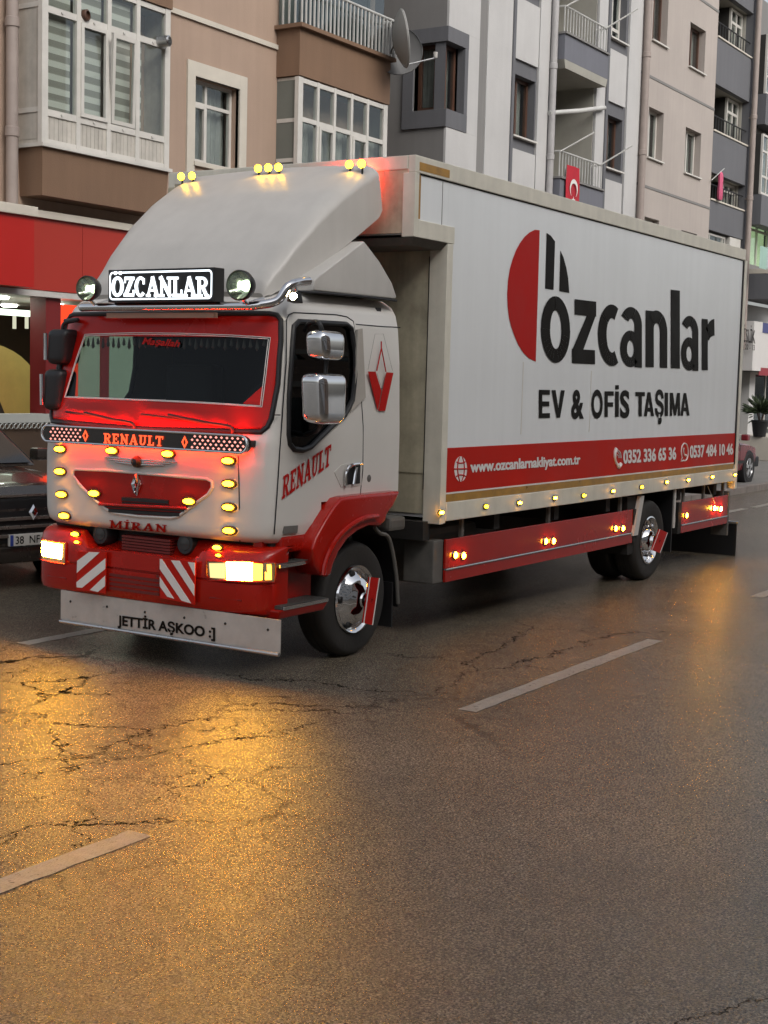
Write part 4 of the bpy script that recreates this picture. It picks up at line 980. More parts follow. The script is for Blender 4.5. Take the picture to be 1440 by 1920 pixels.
box('cab_back_trim', M_inside, T, 9.0, 9.06, YC-1.0, YC+1.0, 1.1, 2.6); box('cab_headlining', M_inside, T, 7.95, 9.0, YC-.95, YC+.95, 2.55, 2.6)
# door shut lines (dark gaps), on the skin
def side_line(pts, name='door_gap', m=None, r=.0045):
    return tube(name, m or M_black, T, [(q_.x, YC - li(ZW, q_.z) - .0005, q_.z) for q_ in [S3(*p, CY + .01) for p in pts]], r, 6)
side_line([(514, 1002), (517, 930), (522, 850), (530, 760), (538, 680), (544, 600), (550, 590), (560, 586), (640, 590), (660, 594), (670, 602), (673, 640), (676, 720), (679, 800), (678, 880), (673, 928)])
side_line([(674, 608), (720, 612), (757, 614)], 'panel_gap'); side_line([(524, 778), (514, 778)], 'panel_gap')
gp = [CF3(*p) for p in ((450, 1016), (449, 950), (448, 900), (447, 855))]
tube('panel_gap', M_black, T, [(p.x-.0005, p.y, p.z) for p in gp], .0045, 6)
# --- door furniture
hd = [S3(*p, CY-.004) for p in ((648, 868), (678, 866), (677, 910), (647, 913))]
hp = MB().prism([S3(*p, CY-.004) for p in ((627, 885), (640, 872), (660, 868), (679, 866), (678, 910), (640, 914), (635, 903))], (0, .012, 0)).build('handle_surround', M_alu, T)
MB().prism([S3(*p, CY-.008) for p in ((652, 873), (676, 870), (675, 906), (648, 909))], (0, .003, 0)).build('handle_recess', M_black, hp)
tube('handle', M_chrome, T, bez([S3(648, 910, CY-.015), S3(650, 885, CY-.025), S3(660, 872, CY-.03), S3(677, 869, CY-.015)], 5), .012, 8)
tube('handle_bar', M_chrome, T, [S3(668, 876, CY-.02), S3(663, 908, CY-.02)], .012, 8)
MB().lathe([(0, .004), (.02, .004), (.028, 0)], S3(692, 897, CY), (0, -1, 0), 18).build('fuel_cap', M_grime, T, smooth=True)
bd = [S3(*p, CY-.003) for p in ((533, 987), (559, 985), (558, 999), (532, 1001))]
MB().prism(bd, (0, .01, 0)).build('door_badge', M_grime, T)
# rubbed chrome strip by the door's rear edge
MB().prism([S3(*p, CY-.006) for p in ((671, 618), (680, 616), (686, 745), (658, 773), (664, 745), (668, 700))], (0, .02, 0)).build('wind_deflector', mat('clear deflector', (.45, .42, .38), .15, coat=.5), T)
# red lettering and emblem on the door
slab_quad('lettering', 'RENAULT', [S3(527, 937, CY), S3(618, 872, CY), S3(620, 832, CY), S3(530, 893, CY)], M_redink, T, (0, -1, 0), .006)
def z3(x, y): return S3(480 + x*.25, 540 + y*.25, CY-.005)
em = MB().poly([z3(840, 626), z3(897, 627), z3(941, 772), z3(921, 880), z3(912, 921)]).build('emblem', M_redink, T, fixn=False)
MB().poly([z3(977, 632), z3(1031, 636), z3(970, 921), z3(918, 922), z3(947, 772)]).build('emblem_arm', M_redink, em, fixn=False)
for a, b in (((940, 455), (906, 622)), ((942, 455), (975, 628)), ((940, 400), (940, 460))):
    tube('emblem_line', M_redink, em, [z3(*a), z3(*b)], .005, 5)
for P in ([(840, 612), (893, 345), (955, 345), (1024, 620)],): tube('emblem_line', M_grime, em, [z3(*a) for a in P], .0012, 4)
tube('emblem_line', M_grime, em, [z3(906, 640), z3(944, 760), z3(975, 640)], .0015, 4)
# --- lower red body: sill, fender, steps
box('sill_panel', M_red, T, 7.66, 8.25, CY+.10, CY+.18, .44, .985, bevel=.01)
box('sill_skirt', M_red, T, 7.76, 8.12, CY+.005, CY+.13, .86, .975, bevel=.02)
FY = 5.60
fo = [(752, 921), (700, 926), (655, 931), (640, 935), (628, 950), (612, 975), (594, 1008), (588, 1030), (592, 1060), (602, 1078), (614, 1083)]
fi = [(622, 1078), (626, 1060), (636, 1036), (652, 1012), (672, 996), (693, 986), (714, 987), (724, 978), (727, 964), (738, 950)]
fen = MB().prism([S3(*p, FY) for p in fo + fi], (0, .5, 0)).build('fender', M_red, T, bevel=.035, seg=3, smooth=True)
# raised lip round the arch
lip = [S3(*p, FY-.012) for p in ((606, 1078), (609, 1058), (620, 1030), (637, 1004), (658, 985), (682, 972), (708, 968))]
tube('fender_lip', M_red, fen, bez(lip, 4), [.02]*25, 8)
box('step', mat('chequer tread', (.06, .06, .055), .5, var=.4, vs_=30, bump=.5, bs=80), T, 7.67, 8.1, CY-.04, CY+.10, .775, .80)
box('step', mat('chequer tread', (.06, .06, .055), .5, var=.4, vs_=30, bump=.5, bs=80), T, 7.66, 8.2, CY-.075, CY+.12, .492, .515)
for z, x1_, yy in ((.775, 8.1, CY-.045), (.490, 8.2, CY-.082)): box('step_nosing', M_chrome, T, 7.67, x1_, yy-.006, yy+.008, z-.004, z+.022, bevel=.004)
MB().hull8([(7.64, CY-.06, .425), (8.18, CY-.06, .425), (8.18, CY+.15, .425), (7.64, CY+.15, .425)], [(7.63, CY-.085, .49), (8.21, CY-.085, .49), (8.21, CY+.15, .49), (7.63, CY+.15, .49)]).build('step_box', M_red, T, bevel=.015)
# --- bumper
BXF, BHW, BD, BN = 7.50, 1.10, .26, 4.0
BROW = [(.43, .06), (.455, .015), (.50, 0), (.655, 0), (.66, .012), (.668, .012), (.673, 0), (.80, .004), (.855, .02), (.89, .06), (.905, .12)]
def bfx(y, z):
    t = min(.9995, abs(y-YC)/BHW); return BXF + float(np.interp(z, [a for a, b in BROW], [b for a, b in BROW])) + BD*(1-(1-t**BN)**(1/BN))
def BF3(px, py, off=0.):
    x = 7.55
    for _ in range(14):
        p = X3(px, py, x); x = bfx(p.y, min(.9, max(.44, p.z))) - off
    return X3(px, py, x)
def btop(y): return float(np.interp(abs(y-YC), [0, .50, .62, 2], [.79, .79, .91, .91]))
rows = []
for z, dx in BROW:
    r = [(8.0-.35, YC-BHW, z)] if False else []
    for i in range(81):
        th = math.pi*i/80 - math.pi/2; s = math.sin(th); c = max(math.cos(th), 0); tt = math.copysign(abs(s)**(2/BN), s)
        yy_ = YC + tt*BHW; r.append((BXF + dx + BD*(1-c**(2/BN)), yy_, min(z, btop(yy_))))
    r = [(7.92 if False else 7.80, YC-BHW, z)] + r + [(7.80, YC+BHW, z)]
    rows.append(r)
bmp = MB().grid(rows); nn = len(rows[0]); off_ = len(bmp.v) - nn
bmp.f.append(tuple(range(nn))); 
# deck on top, stepping back to the cab
deck = [(p[0], p[1], p[2]) for p in rows[-1]]
bmp.add(deck, [tuple(range(nn))])
bumper = bmp.build('bumper', M_red, T, smooth=True)
box('bumper_back', M_dark, T, 7.72, 7.85, YC-1.02, YC+1.02, .42, .93)
# recess between bumper and white panel
box('radiator_recess', M_dark, T, 7.74, 7.78, YC-.95, YC+.95, .70, 1.02)
sl0 = CF3(233, 1005, -.04); 
for k in range(6):
    a, b = X3(232, 1004+k*5.6, 7.60), X3(322, 1014+k*5.6, 7.60)
    MB().hull8([(7.58+.01*k*0, a.y, a.z-.010), (7.58, b.y, b.z-.010), (7.66, b.y, b.z-.010), (7.66, a.y, a.z-.010)], [(7.58, a.y, a.z+.006), (7.58, b.y, b.z+.006), (7.66, b.y, b.z+.006), (7.66, a.y, a.z+.006)]).build('radiator_slat', mat('dark red slat', (.13, .012, .01), .5), T)
for px, py in ((193, 1002), (352, 1020)):
    p = X3(px, py, 7.64)
    MB().lathe([(0, .03), (.07, .03), (.085, 0), (.09, -.06)], p, (-1, 0, .1), 20).build('auxiliary_lamp', M_black, T, smooth=True)
    MB().lathe([(0, .036), (.045, .034), (.055, .02)], p, (-1, 0, .1), 16).build('auxiliary_lens', mat('dark lens', (.03, .03, .03), .1, var=0), T, smooth=True)
# slots in the bumper
for k in range(5):
    a, b = BF3(205, 1066+k*8.5, .004), BF3(298, 1078+k*8.5, .004)
    MB().prism([(a.x, a.y, a.z), (b.x, b.y, b.z), (b.x, b.y, b.z-.02), (a.x, a.y, a.z-.02)], (.02, 0, 0)).build('bumper_slat', mat('dark red slat', (.13, .012, .01), .5), bumper)
for P in (((64, 0),) ,): pass
for P in ([(393, 1120), (453, 1126), (453, 1152), (393, 1146)], [(89, 1079), (124, 1084), (124, 1106), (89, 1100)]):
    tube('bumper_seam', mat('dark red seam', (.2, .008, .006), .4), bumper, dens3 if False else [BF3(*p, .001) for p in P], .004, 5, True)  # closed outline tubes in a darker red than the bumper
# --- hazard boards
def board(quad, stripes):
    A_, B_, C_, D_ = quad                                  # TL TR BR BL
    b_ = MB().prism([A_, B_, C_, D_], (.012, 0, 0)).build('hazard_board', M_redpanel, bumper)
    for s_ in stripes:
        pts = [A_*(1-u)*(1-v) + B_*u*(1-v) + C_*u*v + D_*(1-u)*v + Vector((-.003, 0, 0)) for u, v in s_]
        MB().prism(pts, (.0025, 0, 0)).build('stripe', M_whiteink, b_)
board([X3(*p, 7.47) for p in ((146, 1034), (198, 1036), (197, 1113), (143, 1106))], [[(0, .24), (.42, 0), (.8, 0), (0, .56)], [(0, .80), (1, .14), (1, .40), (.20, .93), (.02, .93)], [(.48, .96), (1, .56), (1, .82), (.76, .98)]])
board([X3(*p, 7.47) for p in ((300, 1048), (366, 1051), (364, 1134), (300, 1121))], [[(0, .0), (.06, 0), (.92, .98), (.64, .96), (0, .26)], [(0, .46), (.42, .95), (.22, .93), (0, .70)], [(.32, .02), (.56, .02), (1, .55), (1, .80)], [(.8, .04), (1, .05), (1, .34)]])
# --- headlamps
def lampquad(name, m, quad, parent, off, nu=10):
    A_, B_, C_, D_ = quad; rows = []
    for j in range(4):
        v = j/3; r = []
        for i in range(nu+1):
            u = i/nu; px = (A_[0]*(1-u)+B_[0]*u)*(1-v) + (D_[0]*(1-u)+C_[0]*u)*v; py = (A_[1]*(1-u)+B_[1]*u)*(1-v) + (D_[1]*(1-u)+C_[1]*u)*v
            r.append(BF3(px, py, off))
        rows.append(r)
    return MB().grid(rows).build(name, m, parent, smooth='all', fixn=False)
M_lens = mat('headlamp reflector', (.55, .45, .28), .12, metal=.8, var=.2, vs_=20)
h1 = lampquad('headlight', M_lens, [(389, 1053), (516, 1056), (514, 1090), (391, 1086)], T, .004); lab(h1, 'wide headlight with amber turn signal')
tube('bezel', M_red, h1, [BF3(*p, .006) for p in ((388, 1051), (430, 1052), (475, 1053), (517, 1056), (518, 1075), (515, 1091), (470, 1091), (430, 1089), (390, 1088), (387, 1070))], .008, 6, True)
lampquad('beam', E_head, [(424, 1054), (473, 1055), (473, 1089), (425, 1087)], h1, .010)
lampquad('turn_signal', E_turn, [(476, 1057), (508, 1059), (509, 1087), (476, 1088)], h1, .014)
lampquad('side_reflector', emit('reflector glow', (1, .72, .3), .8), [(392, 1056), (422, 1056), (422, 1085), (394, 1083)], h1, .008)
hl = [(YC*2 - p.y, p.z) for p in [BF3(x_, y_) for x_, y_ in ((389, 1053), (476, 1055), (474, 1090), (391, 1086))]]
def mirq(q, name, m, parent, off):
    rows = []
    for j in range(4):
        v = j/3; r = []
        for i in range(11):
            u = i/10; y = (q[0][0]*(1-u)+q[1][0]*u)*(1-v) + (q[3][0]*(1-u)+q[2][0]*u)*v; z = (q[0][1]*(1-u)+q[1][1]*u)*(1-v) + (q[3][1]*(1-u)+q[2][1]*u)*v
            r.append((bfx(y, z)-off, y, z))
        rows.append(r)
    return MB().grid(rows).build(name, m, parent, smooth='all', fixn=False)
def BQ(pts): return [(lambda p: (p.y, p.z))(BF3(*p)) for p in pts]
h2 = mirq([(7.50, .80), (7.872, .80), (7.872, .655), (7.50, .655)], 'headlight', M_lens, T, .004)
mirq([(7.54, .79), (7.80, .79), (7.80, .66), (7.54, .66)], 'beam', E_head, h2, .010)
tube('bezel', M_red, h2, [(bfx(y, z)-.006, y, z) for y, z in dens([(7.49, .805), (7.865, .805), (7.865, .648), (7.49, .648)])], .008, 6, True)
# --- small amber lamps: one body, many places
def lamp_body(name, m, hw, hh, d=.022):
    mb = MB(); n_ = 20
    ring = [(math.cos(2*math.pi*k/n_)*hw, math.sin(2*math.pi*k/n_)*hh) for k in range(n_)]
    vs = [(0, y, z) for y, z in ring] + [(-d*.7, y*.85, z*.85) for y, z in ring] + [(-d, y*.45, z*.45) for y, z in ring]
    fs = [(i*n_+k, i*n_+(k+1) % n_, (i+1)*n_+(k+1) % n_, (i+1)*n_+k) for i in range(2) for k in range(n_)] + [tuple(range(2*n_, 3*n_))]
    return mb.add(vs, fs)
def lamp_base(hw, hh):
    mb = MB(); n_ = 20; ring = [(math.cos(2*math.pi*k/n_)*hw, math.sin(2*math.pi*k/n_)*hh) for k in range(n_)]
    return mb.add([(.012, y, z) for y, z in ring] + [(-.006, y, z) for y, z in ring], [(k, (k+1) % n_, n_+(k+1) % n_, n_+k) for k in range(n_)] + [tuple(range(n_, 2*n_))])
L0 = None
def marker(p, rot=0., m=None, s=1.0, parent=None):
    """small oval marker lamp; rot turns it from facing the front (-X) to the side (-Y)"""
    global L0
    parent = parent or T
    if L0 is None:
        a = lamp_base(.052, .028).build('marker_lamp', M_black, None, smooth=True); b = lamp_body('lens', E_amber, .042, .017).build('lens', E_amber, None, smooth=True)
        L0 = (a.data, b.data); bpy.data.objects.remove(a); bpy.data.objects.remove(b)
    o = bpy.data.objects.new('marker_lamp', L0[0]); col.objects.link(o); o.parent = parent; o.location = Vector(p) - origin(parent); o.rotation_euler = (0, 0, rot); o.scale = (s, s, s)
    l = bpy.data.objects.new('lens', L0[1]); col.objects.link(l); l.parent = o
    if m: l.material_slots[0].link = 'OBJECT'; l.material_slots[0].material = m
    return o
for px, py in ((113, 842), (113, 884), (116, 927), (121, 967), (210, 845), (315, 851), (428, 864), (429, 907), (429, 951), (430, 995), (177, 925), (355, 940)):
    marker(CF3(px, py, .012), s=1.2)
for px, py in ((145, 1001), (411, 1026), (148, 1016), (412, 1041)):
    p = BF3(px, py, .0); marker((p.x-.02 if py < 1030 else p.x-.012, p.y, p.z), s=.9 if py < 1010 or py == 1026 else .55)
# --- grille
gpts = [(142, 880), (200, 882), (270, 888), (340, 894), (388, 898), (397, 903), (398, 914), (390, 927), (365, 945), (335, 968), (322, 971), (260, 968), (215, 962), (200, 955), (170, 930), (148, 906), (138, 892), (138, 883)]
GP = [(p.y, p.z) for p in [CF3(*q_) for q_ in gpts]]
gf = [f for f in fb if len(f) == 4 and all(allv[k][0] < 7.75 for k in f) and inpoly(sum(allv[k][1] for k in f)/4, sum(allv[k][2] for k in f)/4, GP)]
gr = sub(gf, (-.006, 0)).build('grille', M_red, T, smooth='all')
tube('grille_rim', M_white, gr, [CF3(*p, .004) for p in gpts], .011, 8, True)
for (a, b, z_) in (((228, 935), (315, 941), 7), ((228, 944), (316, 950), 6), ((196, 947), (345, 956), 5), ((203, 957), (336, 965), 5)):
    pa, pb_ = CF3(*a, .016), CF3(*b, .016); h = .018
    MB().hull8([(pa.x+.02, pa.y, pa.z-h), (pb_.x+.02, pb_.y, pb_.z-h), (pb_.x+.02, pb_.y, pb_.z+h), (pa.x+.02, pa.y, pa.z+h)], [(pa.x, pa.y, pa.z-h*.7), (pb_.x, pb_.y, pb_.z-h*.7), (pb_.x, pb_.y, pb_.z+h*.5), (pa.x, pa.y, pa.z+h*.5)]).build('grille_slot', M_black, gr)
pa, pb_ = CF3(186, 945, .012), CF3(350, 953, .012)
tube('grille_blade', M_red, gr, bez([pa, (pa+pb_)/2 + Vector((-.02, 0, 0)), pb_], 6), .012, 8)
c = CF3(257, 908, .012)
dm = [(0, .085), (.042, 0), (0, -.085), (-.042, 0)]; di = [(0, .040), (.018, 0), (0, -.040), (-.018, 0)]
mb = MB()
for i in range(4):
    j = (i+1) % 4; o1, o2, i1, i2 = dm[i], dm[j], di[i], di[j]
    mid1 = [(o1[0]+i1[0])/2, (o1[1]+i1[1])/2]; mid2 = [(o2[0]+i2[0])/2, (o2[1]+i2[1])/2]
    P_ = lambda q_, d: (c.x-d, c.y+q_[0], c.z+q_[1])
    mb.add([P_(o1, 0), P_(o2, 0), P_(mid2, .03), P_(mid1, .03)], [(0,1,2,3)]); mb.add([P_(mid1, .03), P_(mid2, .03), P_(i2, 0), P_(i1, 0)], [(0,1,2,3)])
mb.build('badge', M_chrome, gr)
# chrome wings above the grille
c = CF3(258, 866, .02)
mb = MB()
for s in (1, -1):
    tip = CF3(195 if s > 0 else 332, 857 if s > 0 else 866, .01)
    for k in range(3):
        z1_ = .022 - k*.016; e_ = tip + (Vector(c) - tip) * (.16*k) + Vector((0, 0, -.012*k))
        mb.hull8([(c.x-.012, c.y+s*.02, c.z+z1_), (c.x-.012, c.y+s*.02, c.z+z1_-.014), (c.x+.006, c.y+s*.02, c.z+z1_-.014), (c.x+.006, c.y+s*.02, c.z+z1_)], [(e_.x-.002, e_.y, e_.z+.003), (e_.x-.002, e_.y, e_.z-.003), (e_.x+.006, e_.y, e_.z-.003), (e_.x+.006, e_.y, e_.z+.003)])
wg = mb.build('wing_ornament', M_chrome, T, bevel=.002)
MB().lathe([(0, .05), (.025, .043), (.04, .02), (.043, 0), (.03, -.02)], c, (-1, 0, 0), 20).build('ornament_ball', M_black, wg, smooth=True)
slab_quad('lettering', 'MİRAN', [CF3(207, 990, .004), CF3(314, 998, .004), CF3(315, 984, .004), CF3(208, 975, .004)], M_redink, T, (-1, 0, 0), .004, sp=.12, surf=lambda q_: Vector((fx(q_.y, q_.z)-.012, q_.y, q_.z)))
# --- light bar under the windscreen
LX = 7.44
bl = [X3(*p, LX) for p in ((78, 796), (463, 819), (463, 851), (78, 826))]
z0_, z1_ = (bl[2].z + bl[3].z)/2, (bl[0].z + bl[1].z)/2; yl, yr = bl[0].y, bl[1].y; rr = (z1_-z0_)/2
stad = [(yr + rr - rr*math.cos(t), (z0_+z1_)/2 + rr*math.sin(t)) for t in np.linspace(-math.pi/2, math.pi/2, 12)] + [(yl - rr + rr*math.cos(t), (z0_+z1_)/2 + rr*math.sin(t)) for t in np.linspace(math.pi/2, -math.pi/2, 12)]
print('bar', yl, yr, z0_, z1_)
bar = MB().prism([(LX+.004, y, z) for y, z in stad], (.045, 0, 0)).build('light_bar', mat('smoked bar face', (.02, .015, .013), .12, coat=.5), T)
tube('chrome_rim', M_chrome, bar, [(LX+.004, y, z) for y, z in stad], .009, 8, True)
slab_quad('lettering', 'RENAULT', [X3(195, 831, LX), X3(306, 837, LX), X3(307, 818, LX), X3(195, 812, LX)], E_redtxt, bar, (-1, 0, 0), .004, sp=.14)
for px, py in ((160, 817), (346, 829)):
    c = X3(px, py, LX-.002); mb = MB()
    o1 = [(0, .045), (.028, 0), (0, -.045), (-.028, 0)]; i1 = [(0, .022), (.012, 0), (0, -.022), (-.012, 0)]
    for i in range(4):
        j = (i+1) % 4; mb.add([(c.x, c.y+o1[i][0], c.z+o1[i][1]), (c.x, c.y+o1[j][0], c.z+o1[j][1]), (c.x, c.y+i1[j][0], c.z+i1[j][1]), (c.x, c.y+i1[i][0], c.z+i1[i][1])], [(0,1,2,3)])
    mb.build('lit_diamond', E_redtxt, bar, fixn=False)
mb = MB(); mb2 = MB()
for (ya, yb) in ((X3(95, 812, LX).y, X3(150, 815, LX).y), (X3(360, 830, LX).y, X3(456, 835, LX).y)):
    nx = int(abs(ya-yb)/.048)
    for i in range(nx+1):
        for k in range(4):
            y = ya + (yb-ya)*(i + .5*(k % 2))/(nx+.5); z = z0_ + .020 + k*(z1_-z0_-.04)/3
            d_ = .0125; mb.add([(LX+.0005, y-d_, z), (LX+.0005, y, z-d_*.75), (LX+.0005, y+d_, z), (LX+.0005, y, z+d_*.75)], [(0,1,2,3)])
            e_ = .021; mb2.add([(LX+.0025, y-e_, z), (LX+.0025, y, z-e_*.8), (LX+.0025, y+e_, z), (LX+.0025, y, z+e_*.8)], [(0,1,2,3)])
stuff(mb.build('led_dots', E_dot, bar, fixn=False)); 
# red led strips behind the bar, shining on the panel and the screen
box('led_strip', E_redled, bar, LX+.066, LX+.078, yr+.1, yl-.1, z0_-.002, z0_+.010)
box('led_strip', E_redled, bar, LX+.066, LX+.078, yr+.1, yl-.1, z1_-.012, z1_)
for y in np.linspace(yr+.2, yl-.2, 4): box('bar_bracket', M_dark, bar, LX+.048, LX+.13, y-.02, y+.02, z0_+.04, z1_-.04)
# --- wipers
for A_, B_, C_ in (((124, 772), (185, 782), (248, 797)), ((265, 777), (350, 787), (432, 804))):
    pa, pm, pe = CF3(*A_, .03), CF3(*B_, .035), CF3(*C_, .03)
    wp = tube('wiper', M_black, T, [pa, pm, pm + (pe-pm)*.5], .009, 6)
    tube('wiper_arm', M_black, wp, bez([pm + (pe-pm)*-.4 + Vector((-.012, 0, .008)), pm + (pe-pm)*.45 + Vector((-.02, 0, .01)), pe + Vector((0, 0, .012)), pe + Vector((.01, -.012, -.05))], 5), .012, 6)
box('cowl', M_black, T, 7.50, 7.62, YC-.95, YC+.95, 1.585, 1.632, bevel=.01)
# --- flap under the bumper
FX_ = 7.52
f4 = [X3(*p, FX_) for p in ((114, 1122), (525, 1179), (525, 1228), (114, 1164))]
fz1, fz0_, fyl, fyr = (f4[0].z+f4[1].z)/2, (f4[2].z+f4[3].z)/2, f4[0].y, f4[1].y
flp = MB().box(FX_, FX_+.012, fyr, fyl, fz0_, fz1+.06).build('spray_flap', mat('white metal plate', (.50, .47, .44), .32, metal=.2, var=.18, vs_=5), T)
tube('flap_lip', M_steel, flp, [(FX_-.006, fyr, fz0_), (FX_-.006, fyl, fz0_)], .014, 8)
for y in np.linspace(fyr+.1, fyl-.1, 6): MB().lathe([(0, .006), (.009, .004), (.01, 0)], (FX_, y, fz1-.015), (-1, 0, 0), 8).build('bolt', M_dark, flp, smooth=True)
text_quad('lettering', 'JETTİR AŞKOO :]', [X3(221, 1171, FX_), X3(404, 1196, FX_), X3(404, 1178, FX_), X3(221, 1154, FX_)], M_ink, flp, (-1, 0, 0), .004, .035)
# --- roof: bar, sign, spot lamps
TX = 7.60
b0 = X3(150, 572, TX); b1 = X3(300, 574, TX); b2_ = X3(440, 578, TX)
zb = (b0.z + b2_.z)/2
pth = bez([(TX+.10, b0.y+.02, zb+.015), (TX+.02, b0.y-.01, zb), (TX, b0.y-.1, zb), (TX, YC, zb), (TX, b2_.y-.02, zb), (TX+.02, 5.86, zb+.005), (TX+.10, 5.74, zb+.04), S3(540, 537, 5.69), S3(560, 529, 5.69), S3(578, 527, 5.69)], 7)
rb = tube('roof_bar', M_chrome, T, pth, .031, 14)
for y in (7.35, 6.6, 5.95): tube('bar_bracket', M_steel, rb, [(TX, y, zb), (TX+.22, y, zb+.06)], .016, 8)
e_ = S3(578, 527, 5.69); MB().lathe([(.031, 0), (.028, .004), (.026, -.03), (0, -.03)], e_, (pth[-1]-pth[-2]), 14).build('bar_end', M_black, rb, smooth=True)
SX = 7.52
s4 = [X3(*p, SX) for p in ((203, 504), (402, 503), (402, 566), (203, 566))]
sy0, sy1, sz0, sz1 = s4[1].y, s4[0].y, (s4[2].z+s4[3].z)/2, (s4[0].z+s4[1].z)/2
sgn = MB().box(SX, SX+.11, sy0, sy1, sz0, sz1).build('sign_box', M_black, T, bevel=.006)
e = .016; t_ = .011
ring = [(sy0+e, sz0+e), (sy1-e, sz0+e), (sy1-e, sz1-e), (sy0+e, sz1-e)]
def rr_(y0, y1, z0, z1, r, n_=5):
    out = []
    for cy_, cz_, a0 in ((y1-r, z1-r, 0), (y0+r, z1-r, 90), (y0+r, z0+r, 180), (y1-r, z0+r, 270)):
        out += [(cy_ + r*math.cos(math.radians(a0+90*k/n_)), cz_ + r*math.sin(math.radians(a0+90*k/n_))) for k in range(n_+1)]
    return out
o_ = rr_(sy0+e, sy1-e, sz0+e, sz1-e, .03); i_ = rr_(sy0+e+t_, sy1-e-t_, sz0+e+t_, sz1-e-t_, .022); mb = MB()
for k in range(len(o_)):
    j = (k+1) % len(o_); mb.add([(SX-.003, *o_[k]), (SX-.003, *o_[j]), (SX-.003, *i_[j]), (SX-.003, *i_[k])], [(0,1,2,3)])
mb.build('lit_border', E_sign, sgn, fixn=False)
slab_quad('lettering', 'ÖZCANLAR', [X3(209, 556, SX), X3(393, 557, SX), X3(392, 519, SX), X3(210, 519, SX)], E_sign, sgn, (-1, 0, 0), .004, sp=.0)
def spot(px, py, x, r):
    p = X3(px, py, x); ax = Vector((-1, -.10, -.02)).normalized(); nm = 'spot_lamp'
    l = MB().lathe([(0, -.10), (.4*r, -.095), (.8*r, -.06), (1.02*r, -.01), (1.04*r, .025), (.97*r, .035), (.90*r, .02)], p, ax, 32).build(nm, M_black, T, smooth=True)
    MB().lathe([(.9*r, .02), (.7*r, -.01), (.4*r, -.04), (.0, -.05)], p, ax, 32).build('reflector', mat('lamp reflector', (.8, .82, .74), .12, metal=1, var=.1, vs_=30), l, smooth=True)
    MB().lathe([(.92*r, .022), (.6*r, .034), (0, .04)], p, ax, 32).build('lens', glass('lamp lens', (.8, .86, .78), .05), l, smooth=True)
    MB().lathe([(.0, .01), (.22*r, .0), (.22*r, -.04)], p, ax, 12).build('bulb', emit('pale bulb', (.85, 1, .75), 4), l, smooth=True)
    tube('stalk', M_chrome, l, [(p.x+.02, p.y, p.z-r*.9), (TX, p.y-.01, zb)], .014, 8)
    return l
spot(166, 541, 7.52, .088); spot(452, 535, 7.52, .098)
# slim unlit strip under the bar, small flood lamp at the bar's end
p0, p1 = X3(207, 592, 7.66), X3(408, 592, 7.66)
box('marker_strip', mat('frosted strip', (.40, .27, .19), .5, var=.15), T, 7.62, 7.66, p1.y, p0.y, p0.z-.018, p0.z+.018)
p = S3(556, 557, 5.66)
fd = MB().hull8([(p.x-.03, p.y-.02, p.z-.03), (p.x+.05, p.y-.02, p.z-.04), (p.x+.05, p.y+.06, p.z-.04), (p.x-.03, p.y+.06, p.z-.03)], [(p.x-.025, p.y-.015, p.z+.035), (p.x+.04, p.y-.015, p.z+.03), (p.x+.04, p.y+.05, p.z+.03), (p.x-.025, p.y+.05, p.z+.035)]).build('flood_lamp', M_black, T, bevel=.006)
MB().lathe([(0, .012), (.022, .006), (.026, 0)], (p.x-.028, p.y+.005, p.z+.003), (-1, -.3, 0), 14).build('lens', E_flood, fd, smooth=True)
tube('stalk', M_chrome, fd, [(p.x, p.y, p.z+.03), (p.x-.01, p.y+.01, p.z+.11)], .01, 6)
# --- roof fairing
def fairing():
    st = [(7.86, 2.655, 2.62, .80), (7.875, 2.74, 2.62, .815), (7.93, 2.83, 2.65, .835), (8.1, 3.02, 2.74, .87), (8.35, 3.25, 2.87, .905), (8.6, 3.44, 3.01, .925), (8.85, 3.59, 3.16, .94), (9.03, 3.675, 3.27, .95), (9.07, 3.69, 3.33, .95)]
    rows = []
    X_ = [s[0] for s in st]
    for x in list(np.linspace(7.86, 7.93, 6)) + list(np.linspace(7.93, 9.07, 34))[1:]:
        zt = float(np.interp(x, X_, [s[1] for s in st])); zb_ = float(np.interp(x, X_, [s[2] for s in st])); hw = float(np.interp(x, X_, [s[3] for s in st]))
        rad = min(.11, max(.03, (zt-zb_)*.5)); r = [(x + .02, YC-hw-.02, zb_)]
        for k in range(11):
            t = math.radians(9*k); r.append((x, YC-hw+rad*1.5*(1-math.cos(t)), zt-rad+rad*math.sin(t) - .02))
        for k in range(1, 8): u = k/8; r.append((x, YC-hw+rad*1.5+(2*hw-3*rad)*u, zt - .02 + .02*math.sin(math.pi*u)))
        for k in range(10, -1, -1):
            t = math.radians(9*k); r.append((x, YC+hw-rad*1.5*(1-math.cos(t)), zt-rad+rad*math.sin(t) - .02))
        r.append((x + .02, YC+hw+.02, zb_)); rows.append(r)
    return rows
fr_rows = fairing()
fa_ = MB().grid(fr_rows); fa_.add([p for p in fr_rows[-1]], [tuple(range(len(fr_rows[-1])))]); fa_.add([p for p in fr_rows[0]], [tuple(range(len(fr_rows[0])))])
fairo = fa_.build('roof_fairing', M_fair, T, smooth=True)
def fair_z(x): return float(np.interp(x, [r[15][0] for r in fr_rows], [r[15][2] for r in fr_rows]))
